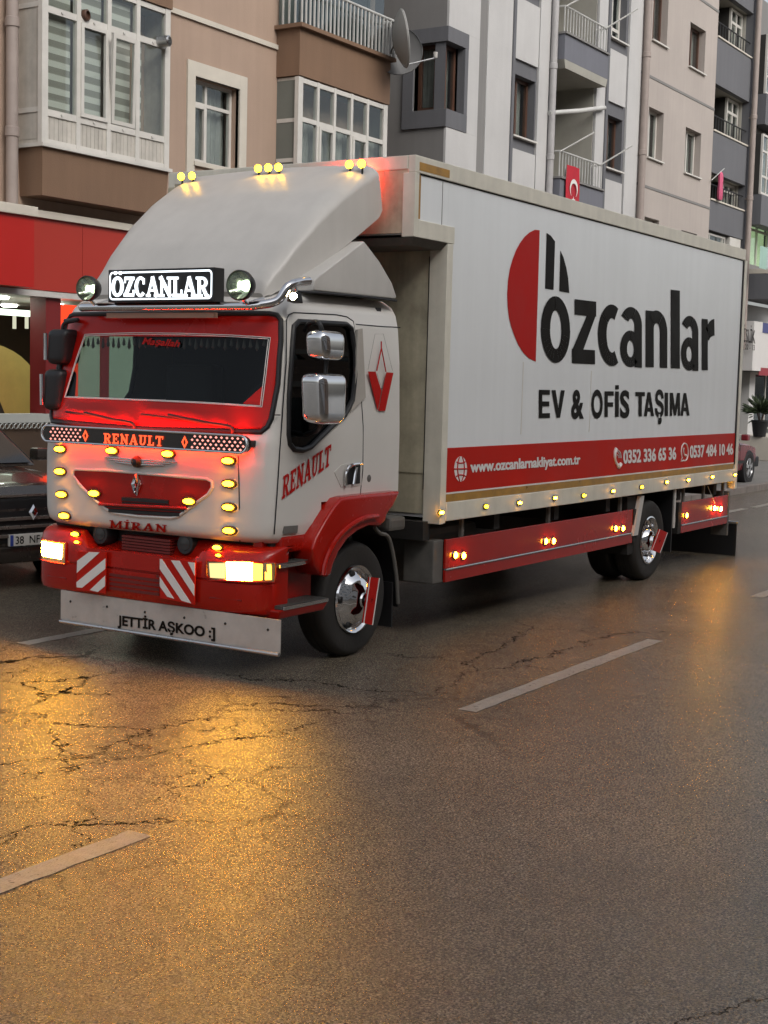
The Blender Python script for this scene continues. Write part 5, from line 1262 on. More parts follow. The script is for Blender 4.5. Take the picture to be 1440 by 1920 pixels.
# side deflector between cab and box
dl = [(588, 545), (590, 524), (600, 515), (640, 485), (683, 452), (712, 490), (735, 530), (744, 556), (742, 561)]
MB().prism([S3(*p, CY+.03) for p in dl], (.0, .30, 0)).build('side_deflector', M_fair, T, bevel=.03, seg=3, smooth=True)
MB().prism([(2*0 + q_.x, 2*YC - q_.y, q_.z) for q_ in [S3(*p, CY+.03) for p in dl]], (0, -.3, 0)).build('side_deflector', M_fair, T, bevel=.03, seg=3, smooth=True)
cr_ = [S3(*p, CY+.02) for p in ((650, 504), (690, 492), (716, 492))]
tube('roof_gap', M_black, T, [(q_.x, q_.y, q_.z) for q_ in [S3(*p, CY+.035) for p in ((560, 547), (600, 549), (680, 556), (743, 564))]], .010, 6)
# yellow lamps on the fairing
for px, py in ((342, 318), (362, 314), (486, 302), (505, 300), (524, 299), (657, 290), (680, 290)):
    x = 8.93
    p = X3(px, py+4, x); zf = fair_z(x) + .0
    t = abs(p.y-YC)/.94; zf2 = max([q_[2] for q_ in min(fr_rows, key=lambda r: abs(r[5][0]-x)) if abs(q_[1]-p.y) < .09] or [zf])
    l = MB().lathe([(0, -.03), (.029, -.02), (.033, .01), (.031, .022)], (x, p.y, zf2+.045), (-1, -.25, -.1), 16).build('roof_lamp', M_chrome, T, smooth=True)
    MB().lathe([(.028, .018), (.019, .027), (0, .030)], (x, p.y, zf2+.045), (-1, -.25, -.1), 16).build('lens', E_yellow, l, smooth=True)
    tube('stalk', M_black, l, [(x, p.y, zf2-.03), (x, p.y, zf2+.02)], .008, 6)
# --- mirrors
def mirror(c, sx, sy, sz, m, nm, taper=.85):
    x, y, z = c; mb = MB()
    mb.hull8([(x-sx*taper, y-sy*.8, z-sz), (x+sx*taper, y-sy*.6, z-sz), (x+sx*taper, y+sy, z-sz), (x-sx*taper, y+sy, z-sz)], [(x-sx, y-sy*.8, z+sz), (x+sx*.9, y-sy*.6, z+sz), (x+sx*.9, y+sy, z+sz), (x-sx, y+sy, z+sz)])
    return mb.build(nm, m, T, bevel=.075, seg=6, smooth=True)
mu = rectS(593, 618, 650, 678, 5.44); ml = rectS(586, 699, 652, 795, 5.44)
M1 = mirror(((mu[0]+mu[1])/2, 5.47, (mu[2]+mu[3])/2), (mu[1]-mu[0])/2*.92, .10, (mu[3]-mu[2])/2, M_chrome, 'mirror')
M2 = mirror(((ml[0]+ml[1])/2, 5.47, (ml[2]+ml[3])/2), (ml[1]-ml[0])/2*.92, .11, (ml[3]-ml[2])/2, M_chrome, 'mirror')
tube('mirror_arm', M_black, M1, bez([S3(572, 620, CY), S3(580, 606, 5.6), S3(596, 604, 5.5), S3(603, 618, 5.47), S3(608, 640, 5.47)], 5), .016, 8)
tube('mirror_arm', M_black, M2, bez([S3(600, 780, 5.47), S3(600, 797, 5.48), S3(592, 808, 5.58), S3(572, 815, CY)], 5), .018, 8)
tube('mirror_arm', M_black, M2, [S3(612, 675, 5.48), S3(610, 705, 5.48)], .014, 8)
for (a, b, c_, d_, nm) in ((95, 617, 134, 684, 0), (88, 692, 124, 770, 1)):
    p, q_ = X3(a, b, 7.66), X3(c_, d_, 7.66); yc_, zc_ = (p.y+q_.y)/2, (p.z+q_.z)/2; hy, hz = abs(p.y-q_.y)/2, abs(p.z-q_.z)/2
    m_ = MB().hull8([(7.60, yc_-hy*.7, zc_-hz), (7.60, yc_+hy, zc_-hz), (7.80, yc_+hy, zc_-hz), (7.80, yc_-hy*.7, zc_-hz)], [(7.60, yc_-hy, zc_+hz), (7.60, yc_+hy*.9, zc_+hz), (7.80, yc_+hy*.9, zc_+hz), (7.80, yc_-hy, zc_+hz)]).build('mirror', M_black, T, bevel=.06, seg=5, smooth=True)
    tube('chrome_edge', M_chrome, m_, [(7.60, yc_+hy*.9, zc_-hz*.75), (7.59, yc_+hy*.85, zc_+hz*.75)], .014, 8)
    if nm == 0: tube('mirror_arm', M_black, m_, bez([(7.66, yc_-hy*.2, zc_+hz*.7), (7.66, yc_-hy*.3, zc_+hz+.04), (7.7, yc_-hy*1.2, zc_+hz+.07), (7.82, YC+1.04, zc_+hz+.07)], 5), .016, 8)
    else: tube('mirror_arm', M_black, m_, [(7.7, yc_, zc_+hz*.8), (7.7, yc_, zc_+hz+.1)], .016, 8)
# --- wheels
def wheel(c, s, dual=False, w_=.26, R=.43, blade=None):
    """s = -1 when the outer face looks to -Y"""
    ax = (0, s, 0); c = Vector(c)
    t = MB().lathe([(.245, -w_+.02), (.30, -w_), (.40, -w_+.01), (R-.008, -w_+.035), (R, -w_+.06), (R, -.06), (R-.008, -.03), (.405, -.008), (.39, -.002), (.36, -.0), (.30, -.003), (.262, -.012), (.250, -.03)], c, ax, 56)
    o = t.build('wheel', M_rubber, T, smooth=True)
    for z in (-.075, -w_/2, -w_+.075): MB().lathe([(R+.002, z-.004), (R-.012, z-.001), (R-.012, z+.001), (R+.002, z+.004)], c, ax, 56).build('tread_groove', M_dark, o, smooth=True)
    rim = MB().lathe([(.252, -.02), (.260, -.005), (.252, .010), (.240, .004), (.228, -.012), (.212, -.016), (.19, .0), (.165, .03), (.14, .045), (.12, .05), (.10, .066), (.07, .074), (0, .078)] if not dual else [(.252, -.02), (.258, -.005), (.244, .0), (.235, -.02), (.225, -.06), (.19, -.085), (.14, -.06), (.125, -.01), (.105, .012), (0, .02)], c, ax, 48).build('rim', M_chrome, o, smooth=True)
    a_ = Vector((1, 0, 0)); b_ = Vector((0, 0, 1))
    for k in range(8 if dual else 5):
        t_ = 2*math.pi*k/(8 if dual else 5) + .55; q_ = c + a_*math.cos(t_)*.196 + b_*math.sin(t_)*.196 + Vector(ax)*(-.003 if not dual else -.076)
        MB().lathe([(0, .012), (.024, .010), (.03, 0), (.03, -.01)], q_, ax, 14).build('vent_hole', M_black, rim, smooth=True)
    for k in range(10 if dual else 0):
        t_ = 2*math.pi*k/10; q_ = c + a_*math.cos(t_)*.158 + b_*math.sin(t_)*.158 + Vector(ax)*(-.004 if not dual else -.066)
        MB().lathe([(0, .03), (.010, .028), (.014, .004), (.014, -.01)], q_, ax, 8).build('wheel_nut', M_chrome, rim, smooth=True)
    MB().lathe([(.06, .07 if not dual else .02), (.05, .088 if not dual else .05), (0, .092 if not dual else .055)], c, ax, 20).build('hub_cap', M_chrome, rim, smooth=True)
    return o
WXF, WXR = 8.735, 14.28
wf = wheel((WXF, 5.735, .43), -1)
wr_ = wheel((WXR, 5.62, .43), -1, True)
wheel((WXR, 5.93, .43), -1, True); wheel((WXF, 2*YC-5.735, .43), 1); wheel((WXR, 2*YC-5.62, .43), 1, True); wheel((WXR, 2*YC-5.93, .43), 1, True)
def blade(px4, Y, w_):
    P = [S3(*p, Y) for p in px4]
    b_ = MB().prism(P, (0, .012, 0)).build('hub_reflector', M_redink, w_)
    c_ = sum(P, Vector())/4
    for i, j in ((0, 3), (1, 2)):
        d1 = (P[1]-P[0]).normalized() * (.012 if i == 0 else -.012)
        MB().prism([P[i]+Vector((0, -.002, 0)), P[j]+Vector((0, -.002, 0)), P[j]+d1+Vector((0, -.002, 0)), P[i]+d1+Vector((0, -.002, 0))], (0, .0015, 0)).build('white_edge', M_whiteink, b_)
    tube('stem', M_steel, b_, [c_, c_ + Vector((0, .12, 0))], .02, 8)
blade(((693, 1082), (712, 1084), (699, 1172), (681, 1168)), 5.60, wf); blade(((1237, 992), (1252, 999), (1238, 1037), (1222, 1031)), 5.52, wr_)
tube('mudguard', M_grime, T, bez([S3(*p, 5.72) for p in ((702, 989), (712, 1000), (726, 1005), (735, 1030), (743, 1080), (746, 1132))], 4), .016, 8)
mgr = MB(); pts = bez([S3(*p, 5.72) for p in ((702, 989), (712, 1000), (726, 1005), (735, 1030), (743, 1080), (746, 1138))], 4)
mgr.grid([[(p.x, p.y, p.z) for p in pts], [(p.x, p.y+.34, p.z) for p in pts]]); mgr.build('mudguard_sheet', M_black, T, smooth=True, fixn=False)
box('mud_flap', M_black, T, 9.24, 9.255, 5.73, 6.05, .15, .5)
p = S3(745, 982, 5.75); box('air_filter', M_grime, T, p.x-.16, p.x+.08, 5.72, 5.95, p.z-.05, p.z+.06, bevel=.03)
# --- chassis
for y in (YC-.42, YC+.34): box('chassis_rail', M_dark, T, 7.9, 16.6, y, y+.08, .62, .86)
for x in (9.6, 10.8, 12.0, 13.2, 15.2, 16.4): box('cross_member', M_dark, T, x, x+.1, YC-1.1, YC+1.1, .80, .95)
tube('front_axle', M_dark, T, [(WXF, 5.9, .45), (WXF, 2*YC-5.9, .45)], .06, 10); tube('rear_axle', M_dark, T, [(WXR, 6.1, .45), (WXR, 2*YC-6.1, .45)], .09, 10)
MB().lathe([(0, -.16), (.12, -.14), (.2, -.05), (.2, .05), (.12, .14), (0, .16)], (WXR, YC, .47), (1, 0, 0), 20).build('differential', M_dark, T, smooth=True)
tube('drive_shaft', M_dark, T, [(9.5, YC, .6), (WXR, YC, .5)], .05, 10)
box('battery_box', M_dark, T, 9.45, 10.2, 7.2, 7.85, .40, .80, bevel=.02); box('fuel_tank', M_grime, T, 9.9, 11.2, 5.85, 6.35, .40, .86, bevel=.06)
box('engine', M_dark, T, 7.9, 9.2, YC-.45, YC+.45, .5, 1.0); box('gearbox', M_dark, T, 9.2, 9.7, YC-.25, YC+.25, .5, .85)
box('inner_arch', M_dark, T, 8.15, 9.1, 6.05, 6.12, .5, 1.2)
# --- box body
bx0, bxm, bx1, bzb, bzt, bzo = 9.17, 9.68, 16.86, .957, 3.735, 3.135
BW1 = 2*YC - BXY
cgo = MB()
cgo.box(bxm+.02, bx1-.03, BXY+.012, BW1-.012, bzb+.02, bzt-.02)
cargo = cgo.build('cargo_box', M_box, T)
MB().box(bx0+.02, bxm+.019, BXY+.012, BW1-.012, bzo+.02, bzt-.021).build('overhang', M_box, cargo)
MB().box(bxm+.004, bxm+.018, BXY+.03, BW1-.03, bzb+.05, bzo-.02).build('front_wall', M_cream, cargo)
MB().box(bx0, bx0+.018, BXY+.03, BW1-.03, bzo+.03, bzt-.03).build('overhang_front', M_cream, cargo)
# rails and posts
RS = [('top_rail', bx0-.004, bx1, bzt-.135, bzt), ]
box('top_rail', M_ivory, cargo, bx0-.004, bx1+.002, BXY-.006, BXY+.06, bzt-.125, bzt+.002, bevel=.006)
box('top_rail', M_ivory, cargo, bx0-.004, bx1+.002, BW1-.06, BW1+.006, bzt-.125, bzt+.002, bevel=.006)
box('roof_sheet', M_alu, cargo, bx0, bx1, BXY+.01, BW1-.01, bzt-.018, bzt-.006)
box('front_rail', M_ivory, cargo, bx0-.006, bx0+.05, BXY+.061, BW1-.061, bzt-.10, bzt+.001, bevel=.006)
box('corner_post', M_ivory, cargo, bx0-.008, bx0+.05, BXY-.008, BXY+.10, bzo, bzt-.126, bevel=.004)
box('corner_post', M_cream, cargo, bx0-.008, bx0+.05, BW1-.10, BW1+.008, bzo, bzt-.126, bevel=.004)
box('lower_rail', M_ivory, cargo, bx0+.051, bxm+.1, BXY-.007, BXY+.05, bzo-.0, bzo+.13, bevel=.004)
# folded lip under the overhang
MB().hull8([(bx0-.006, BXY-.006, bzo-.003), (bxm, BXY-.006, bzo-.003), (bxm, BW1, bzo-.003), (bx0-.006, BW1, bzo-.003)], [(bx0+.06, BXY+.05, bzo-.055), (bxm, BXY+.05, bzo-.055), (bxm, BW1-.05, bzo-.055), (bx0+.06, BW1-.05, bzo-.055)]).build('overhang_floor', M_grime, cargo)
box('corner_post', M_ivory, cargo, bxm-.008, bxm+.05, BXY-.008, BXY+.15, bzb-.025, bzo-.004, bevel=.004)
box('side_post', M_ivory, cargo, bxm+.0515, bxm+.085, BXY-.006, BXY+.02, bzb-.02, bzo-.001, bevel=.003)
box('corner_post', M_cream, cargo, bxm-.008, bxm+.05, BW1-.15, BW1+.008, bzb-.025, bzo-.004, bevel=.004)
box('front_board', M_cream, cargo, bxm-.004, bxm+.003, BXY+.16, BXY+.55, 1.33, bzo-.3)
box('wall_joint', M_dark, cargo, bxm-.006, bxm-.003, BXY+.152, BXY+.158, 1.2, bzo-.1)
box('rear_post', M_ivory, cargo, bx1-.028, bx1+.055, BXY-.010, BXY+.09, bzb-.10, bzt-.126, bevel=.004); box('rear_door', M_box, cargo, bx1-.029, bx1+.03, BXY+.091, BW1-.091, bzb, bzt-.03)
box('rear_post', M_ivory, cargo, bx1-.028, bx1+.055, BW1-.09, BW1+.01, bzb-.10, bzt-.126, bevel=.004)
box('rear_gap', M_black, cargo, bx1-.05, bx1-.0285, BXY-.003, BXY+.02, bzb+.2, bzt-.126)
tube('rail_gap', M_dark, cargo, [(bx0+.1, BXY+.009, bzt-.130), (bx1-.05, BXY+.009, bzt-.130)], .005, 5)
# panel joints and the repair patch near the front top corner
for x in (bxm+.52, ): pass
for px, a, b in ((833, 330, 420),):
    q0 = S3(px, a, BXY); tube('panel_joint', M_grime, cargo, [(q0.x, BXY+.011, bzt-.14), (q0.x, BXY+.011, bzo+.13)], .003, 4)
for px in (982, 1110): q0 = S3(px, 720, BXY); box('panel_joint', M_white, cargo, q0.x-.006, q0.x+.006, BXY+.008, BXY+.0119, 1.62, 2.25 if px < 1000 else 2.2)
# tape: L at the front corner, band along the bottom
def tape(name, pts, Y, m=M_ochre): return MB().prism([S3(*p, Y) for p in pts], (0, .002, 0)).build(name, m, cargo)
a0 = S3(783, 304, BXY-.0085); a1 = S3(845, 324, BXY-.0085)
box('reflective_tape', M_ochre, cargo, bx0+.055, bx0+.105, BXY-.0015+.012, BXY+.012, bzo+.14, bzt-.13)
box('reflective_tape', M_ochre, cargo, bx0+.05, bx0+.5, BXY-.0085, BXY-.0062, bzt-.105, bzt-.045)
zr0, zr1 = S3(900, 917, BXY).z, S3(1100, 831, BXY).z
zr0 = (S3(831, 921, BXY).z + S3(1384, 868.5, BXY).z)/2; zr1 = (S3(831, 839, BXY).z + S3(1384, 813, BXY).z)/2
print('red band', zr0, zr1)
xb0, xb1 = bxm+.088, bx1-.052
box('red_band', M_redpanel, cargo, xb0, xb1, BXY+.006, BXY+.0115, zr0, zr1); box('white_pinstripe', M_whiteink, cargo, xb0, xb1, BXY+.005, BXY+.0115, zr0-.014, zr0-.0005)
zo = (S3(831, 942, BXY).z + S3(1384, 878, BXY).z)/2
box('reflective_tape', M_ochre, cargo, xb0, xb1, BXY+.005, BXY+.0115, zo, zr0-.0145)
sill = box('sill_rail', M_ivory, cargo, bxm+.0855, bx1-.03, BXY-.012, BXY+.06, bzb-.005, zo-.002, bevel=.006)
zl = (zo+bzb)/2 - .015
for px, py in ((826.7, 961), (910.6, 949.5), (973.4, 942.7), (1040, 933.5), (1094, 929), (1149, 920.7), (1202.5, 913), (1249.7, 903.7), (1290, 900), (1335, 894), (1377.5, 890)):
    p = S3(px, py, BXY-.02)
    marker((p.x, BXY-.02, p.z), math.pi/2, E_yellow if int(px) in (910, 1202, 1094) else E_sill, .8, cargo)
# printed lettering
def z4(x, y): return S3(940 + x*.29167, 420 + y*.29167, BXY+.0085)
MB().poly([z4(*p) for p in ((247, 40), (215, 37), (180, 55), (150, 82), (120, 122), (95, 168), (72, 228), (55, 290), (43, 365), (38, 450), (41, 530), (50, 605), (65, 665), (85, 720), (110, 778), (140, 825), (175, 862), (222, 885))]).build('logo_half_disc', M_redink, cargo, fixn=False)
MB().poly([z4(*p) for p in ((292, 57), (318, 75), (346, 112), (336, 424), (282, 415))]).build('logo_bar', M_ink, cargo, fixn=False)
MB().poly([z4(*p) for p in ((380, 170), (400, 215), (418, 280), (430, 350), (437, 443), (373, 432))]).build('logo_bar', M_ink, cargo, fixn=False)
LOGO = {'o': _arc(.5, .5, .5, .5, 0, 360, .305, .21, 28),
 'z': [_bx(.11, 1, .76, 1), _bx(0, .95, 0, .225), [Vector((.62, .78)), Vector((1, .80)), Vector((.44, .2)), Vector((.0, .2))]],
 'c': _arc(.66, .5, .66, .5, 62, 298, .40, .22, 22),
 'a': [_bx(.65, 1, 0, .71)] + _arc(.5, .70, .5, .30, 0, 152, .35, .19, 14) + _arc(.46, .305, .46, .305, 0, 360, .30, .165, 24),
 'n': [_bx(0, .37, 0, .98), _bx(.65, 1, 0, .64)] + _arc(.5, .63, .5, .37, 0, 175, .35, .22, 16),
 'l': [_bx(0, 1, 0, 1)],
 'r': [_bx(0, .46, 0, .98)] + _arc(1.0, .56, .80, .44, 92, 172, .36, .32, 10)}
for ch, a, b, t0, t1, bd_ in (('o', 253, 441, 463, 893, .035), ('z', 453, 609, 490, 898, .03), ('c', 620, 755, 514, 912, .035), ('a', 763, 903, 533, 920, .035), ('n', 927, 1066, 555, 922, .035), ('l', 1089, 1147, 425, 928, .03), ('a', 1154, 1266, 590, 942, .035), ('r', 1288, 1371, 606, 941, .035)):
    dzt = .24; dzb = (941-893)/(1330-345)        # perspective slope of top and bottom edges across the letter
    m_ = (a+b)/2
    shape_quad('letter', LOGO[ch], [z4(a, t1-dzb*(b-a)/2), z4(b, t1+dzb*(b-a)/2), z4(b, t0+.12*(b-a)/2), z4(a, t0-.12*(b-a)/2)], M_ink, cargo, (0, -1, 0), .002)
def z5(x, y): return S3(990 + x*.22917, 700 + y*.22917, BXY+.0085)
for ch, a, b in (('E', 88, 180), ('V', 192, 300), ('&', 353, 456), ('O', 517, 611), ('F', 625, 700), ('İ', 712, 742), ('S', 752, 830), ('T', 878, 956), ('A', 947, 1030), ('Ş', 1038, 1110), ('I', 1118, 1145), ('M', 1160, 1243), ('A', 1245, 1321)):
    Q = [z5(a, 366-20*(a-88)/1232), z5(b, 366-20*(b-88)/1232), z5(b, 134+28*(b-88)/1232), z5(a, 134+28*(a-88)/1232)]
    if ch in '&OSŞ': text_quad('letter', ch, Q, M_ink, cargo, (0, -1, 0), .002, .035)
    else: sans_quad('letter', ch, Q, M_ink, cargo, (0, -1, 0), .002)
def z6(x, y): return S3(820 + x*.20833, 820 + y*.20833, BXY+.0045)
text_quad('lettering', 'www.ozcanlarnakliyat.com.tr', [z6(294, 313), z6(1284, 237), z6(1284, 158), z6(294, 219)], M_whiteink, cargo, (0, -1, 0), .002, .03, heavy=(.03,))
def z7(x, y): return S3(1120 + x*.19444, 800 + y*.19444, BXY+.0045)
text_quad('lettering', '0352 336 65 36', [z7(248, 352), z7(757, 312), z7(757, 202), z7(248, 232)], M_whiteink, cargo, (0, -1, 0), .002, .03, heavy=(.03,))
text_quad('lettering', '0537 484 10 46', [z7(890, 298), z7(1306, 264), z7(1306, 166), z7(890, 188)], M_whiteink, cargo, (0, -1, 0), .002, .03, heavy=(.03,))
gl = MB().poly([z6(210+58*math.cos(t), 285+114*math.sin(t)) for t in np.linspace(0, 2*math.pi, 36, endpoint=False)]).build('globe_icon', M_whiteink, cargo, fixn=False)
for P in ([(153, 285), (267, 283)], [(172, 222), (190, 231), (210, 233), (232, 229), (250, 220)], [(168, 352), (190, 340), (212, 338), (234, 341), (252, 350)], [(196, 178), (182, 230), (180, 290), (186, 345), (200, 396)], [(224, 176), (238, 225), (242, 285), (236, 345), (218, 395)]):
    tube('globe_line', M_redpanel, gl, [z6(*p) + Vector((0, -.001, 0)) for p in P], .006, 5)
tube('phone_icon', M_whiteink, cargo, bez([z7(*p) for p in ((178, 212), (166, 250), (166, 290), (176, 335), (190, 365), (206, 385), (222, 360))], 4), [.022]*9 + [.016]*8 + [.024]*8, 6)
for P in ([(190, 268), (202, 280), (206, 300)], [(192, 240), (212, 262), (218, 300)], [(194, 222), (222, 250), (230, 300)]): tube('phone_wave', M_whiteink, cargo, [z7(*p) for p in P], .006, 5)
tube('chat_icon', M_whiteink, cargo, [z7(842+33*math.cos(t), 244+84*math.sin(t)) for t in np.linspace(math.radians(-225), math.radians(105), 26)] + [z7(806, 332), z7(814, 300)], .008, 5, True)
tube('chat_handset', M_whiteink, cargo, bez([z7(*p) for p in ((830, 205), (830, 240), (840, 268), (854, 278))], 4), [.014, .012, .009, .008, .008, .008, .008, .008, .008, .01, .012, .014, .015], 5)
# red lamp in the gap behind the fairing, shining on the box front
mk = box('gap_lamp', M_black, T, 9.075, 9.09, 5.96, 6.20, 3.575, 3.635); box('lens', emit('red gap lamp', (1, .05, .02), 130), mk, 9.09, 9.098, 5.98, 6.18, 3.585, 3.625)
tube('gap_lamp_stalk', M_black, mk, [(9.08, 6.13, 3.58), (9.05, 6.13, 3.5)], .01, 6)
# --- side skirts
SY = 5.63
def skirt(P, lamps, groove):
    x0_, x1_ = (S3(*P[0], SY).x + S3(*P[3], SY).x)/2, (S3(*P[1], SY).x + S3(*P[2], SY).x)/2
    zt_ = (S3(*P[0], SY).z + S3(*P[1], SY).z)/2; zb_ = (S3(*P[2], SY).z + S3(*P[3], SY).z)/2; zg = zb_ + (zt_-zb_)*groove
    o = box('side_skirt', M_red, T, x0_, x1_, SY, SY+.02, zg+.006, zt_, bevel=.004); box('lower_panel', M_red, o, x0_, x1_, SY-.004, SY+.02, zb_, zg-.006, bevel=.004)
    box('skirt_trim', M_chrome, o, x0_, x1_, SY-.014, SY+.015, zg-.006, zg+.006, bevel=.003); box('skirt_frame', M_dark, o, x0_+.01, x1_-.01, SY+.021, SY+.05, zb_+.02, zt_-.02)
    for px, py in lamps:
        p = S3(px, py, SY-.015)
        l = MB().lathe([(.034, .0), (.034, .012), (.028, .014)], (p.x, SY, p.z), (0, -1, 0), 16).build('side_lamp', M_chrome, o, smooth=True)
        MB().lathe([(.028, .012), (.02, .024), (0, .028)], (p.x, SY, p.z), (0, -1, 0), 16).build('lens', E_rear if px > 1330 else E_side, l, smooth=True)
    for u in (.08, .5, .93): box('skirt_hanger', M_grime, o, x0_+(x1_-x0_)*u-.02, x0_+(x1_-x0_)*u+.02, SY+.022, SY+.05, zt_-.03, bzb+.02)
    return o, x0_, x1_, zb_, zt_
sk, a, b, c, d = skirt(((835, 1011), (1186, 956), (1186, 1018), (835, 1091)), ((854.7, 1041), (869.8, 1042), (1024, 1015), (1038.5, 1014.6), (1155, 991), (1168.6, 990.8)), .30)
box('skirt_end', M_grime, sk, a-.16, a-.004, SY+.02, SY+.30, c+.0, d, bevel=.01); box('skirt_end', M_dark, sk, b+.004, b+.06, SY-.01, SY+.25, c, d)
sk2, a, b, c, d = skirt(((1277, 942), (1364, 928), (1364, 982), (1277, 998)), ((1288, 966.5), (1340, 953), (1352, 954)), .26)
box('skirt_end', M_dark, sk2, a-.10, a-.004, SY-.004, SY+.25, c, d); box('skirt_end', M_grime, sk2, b+.004, b+.05, SY-.004, SY+.2, c-.15, d+.04)
for a_, b_ in ((9.9, 13.6), (14.9, 16.6)): box('side_skirt', M_red, T, a_, b_, 2*YC-SY-.02, 2*YC-SY, .33, .84, bevel=.004)  # far-side skirts, out of view, added to block light under the truck
# struts by the rear wheel, mud flaps
p0, p1 = S3(1205, 930, 5.60), S3(1192, 1004, 5.60); 
MB().hull8([(p0.x-.05, 5.60, p0.z), (p0.x+.05, 5.60, p0.z), (p0.x+.05, 5.64, p0.z), (p0.x-.05, 5.64, p0.z)], [(p1.x-.06, 5.60, p1.z), (p1.x+.06, 5.60, p1.z), (p1.x+.06, 5.64, p1.z), (p1.x-.06, 5.64, p1.z)]).build('mudguard_strut', M_alu, T)
MB().hull8([(p0.x-.3, 5.645, p0.z), (p0.x+.05, 5.645, p0.z), (p0.x+.05, 6.1, p0.z), (p0.x-.3, 6.1, p0.z)], [(p1.x-.1, 5.645, p1.z-.2), (p1.x+.03, 5.645, p1.z-.2), (p1.x+.03, 6.1, p1.z-.2), (p1.x-.1, 6.1, p1.z-.2)]).build('mudguard', M_dark, T)
p0, p1 = S3(1265, 918, 5.62), S3(1270, 988, 5.62); box('mudguard_strut', M_alu, T, p0.x-.02, p0.x+.03, 5.61, 5.63, p1.z, p0.z)
p1 = S3(1262, 1040, 5.65); box('mud_flap', M_black, T, p0.x-.05, p0.x-.03, 5.62, 6.1, .25, .95)
q0, q1 = S3(1362, 985, 5.75), S3(1362, 1040, 5.75)
mf = MB().box(q0.x, q0.x+.02, 5.62, 6.75, q1.z, q0.z+.04).build('rear_flap', M_black, T); tube('flap_bar', M_steel, mf, [(q0.x+.01, 5.60, q0.z+.04), (q0.x+.01, 7.9, q0.z+.04)], .02, 8)
tube('loose_wire', M_rail, T, [S3(1327, 912, 5.66), S3(1341, 944, 5.61)], .004, 5)
box('rear_bumper', M_dark, T, 16.75, 16.85, 5.75, 7.8, .45, .57)

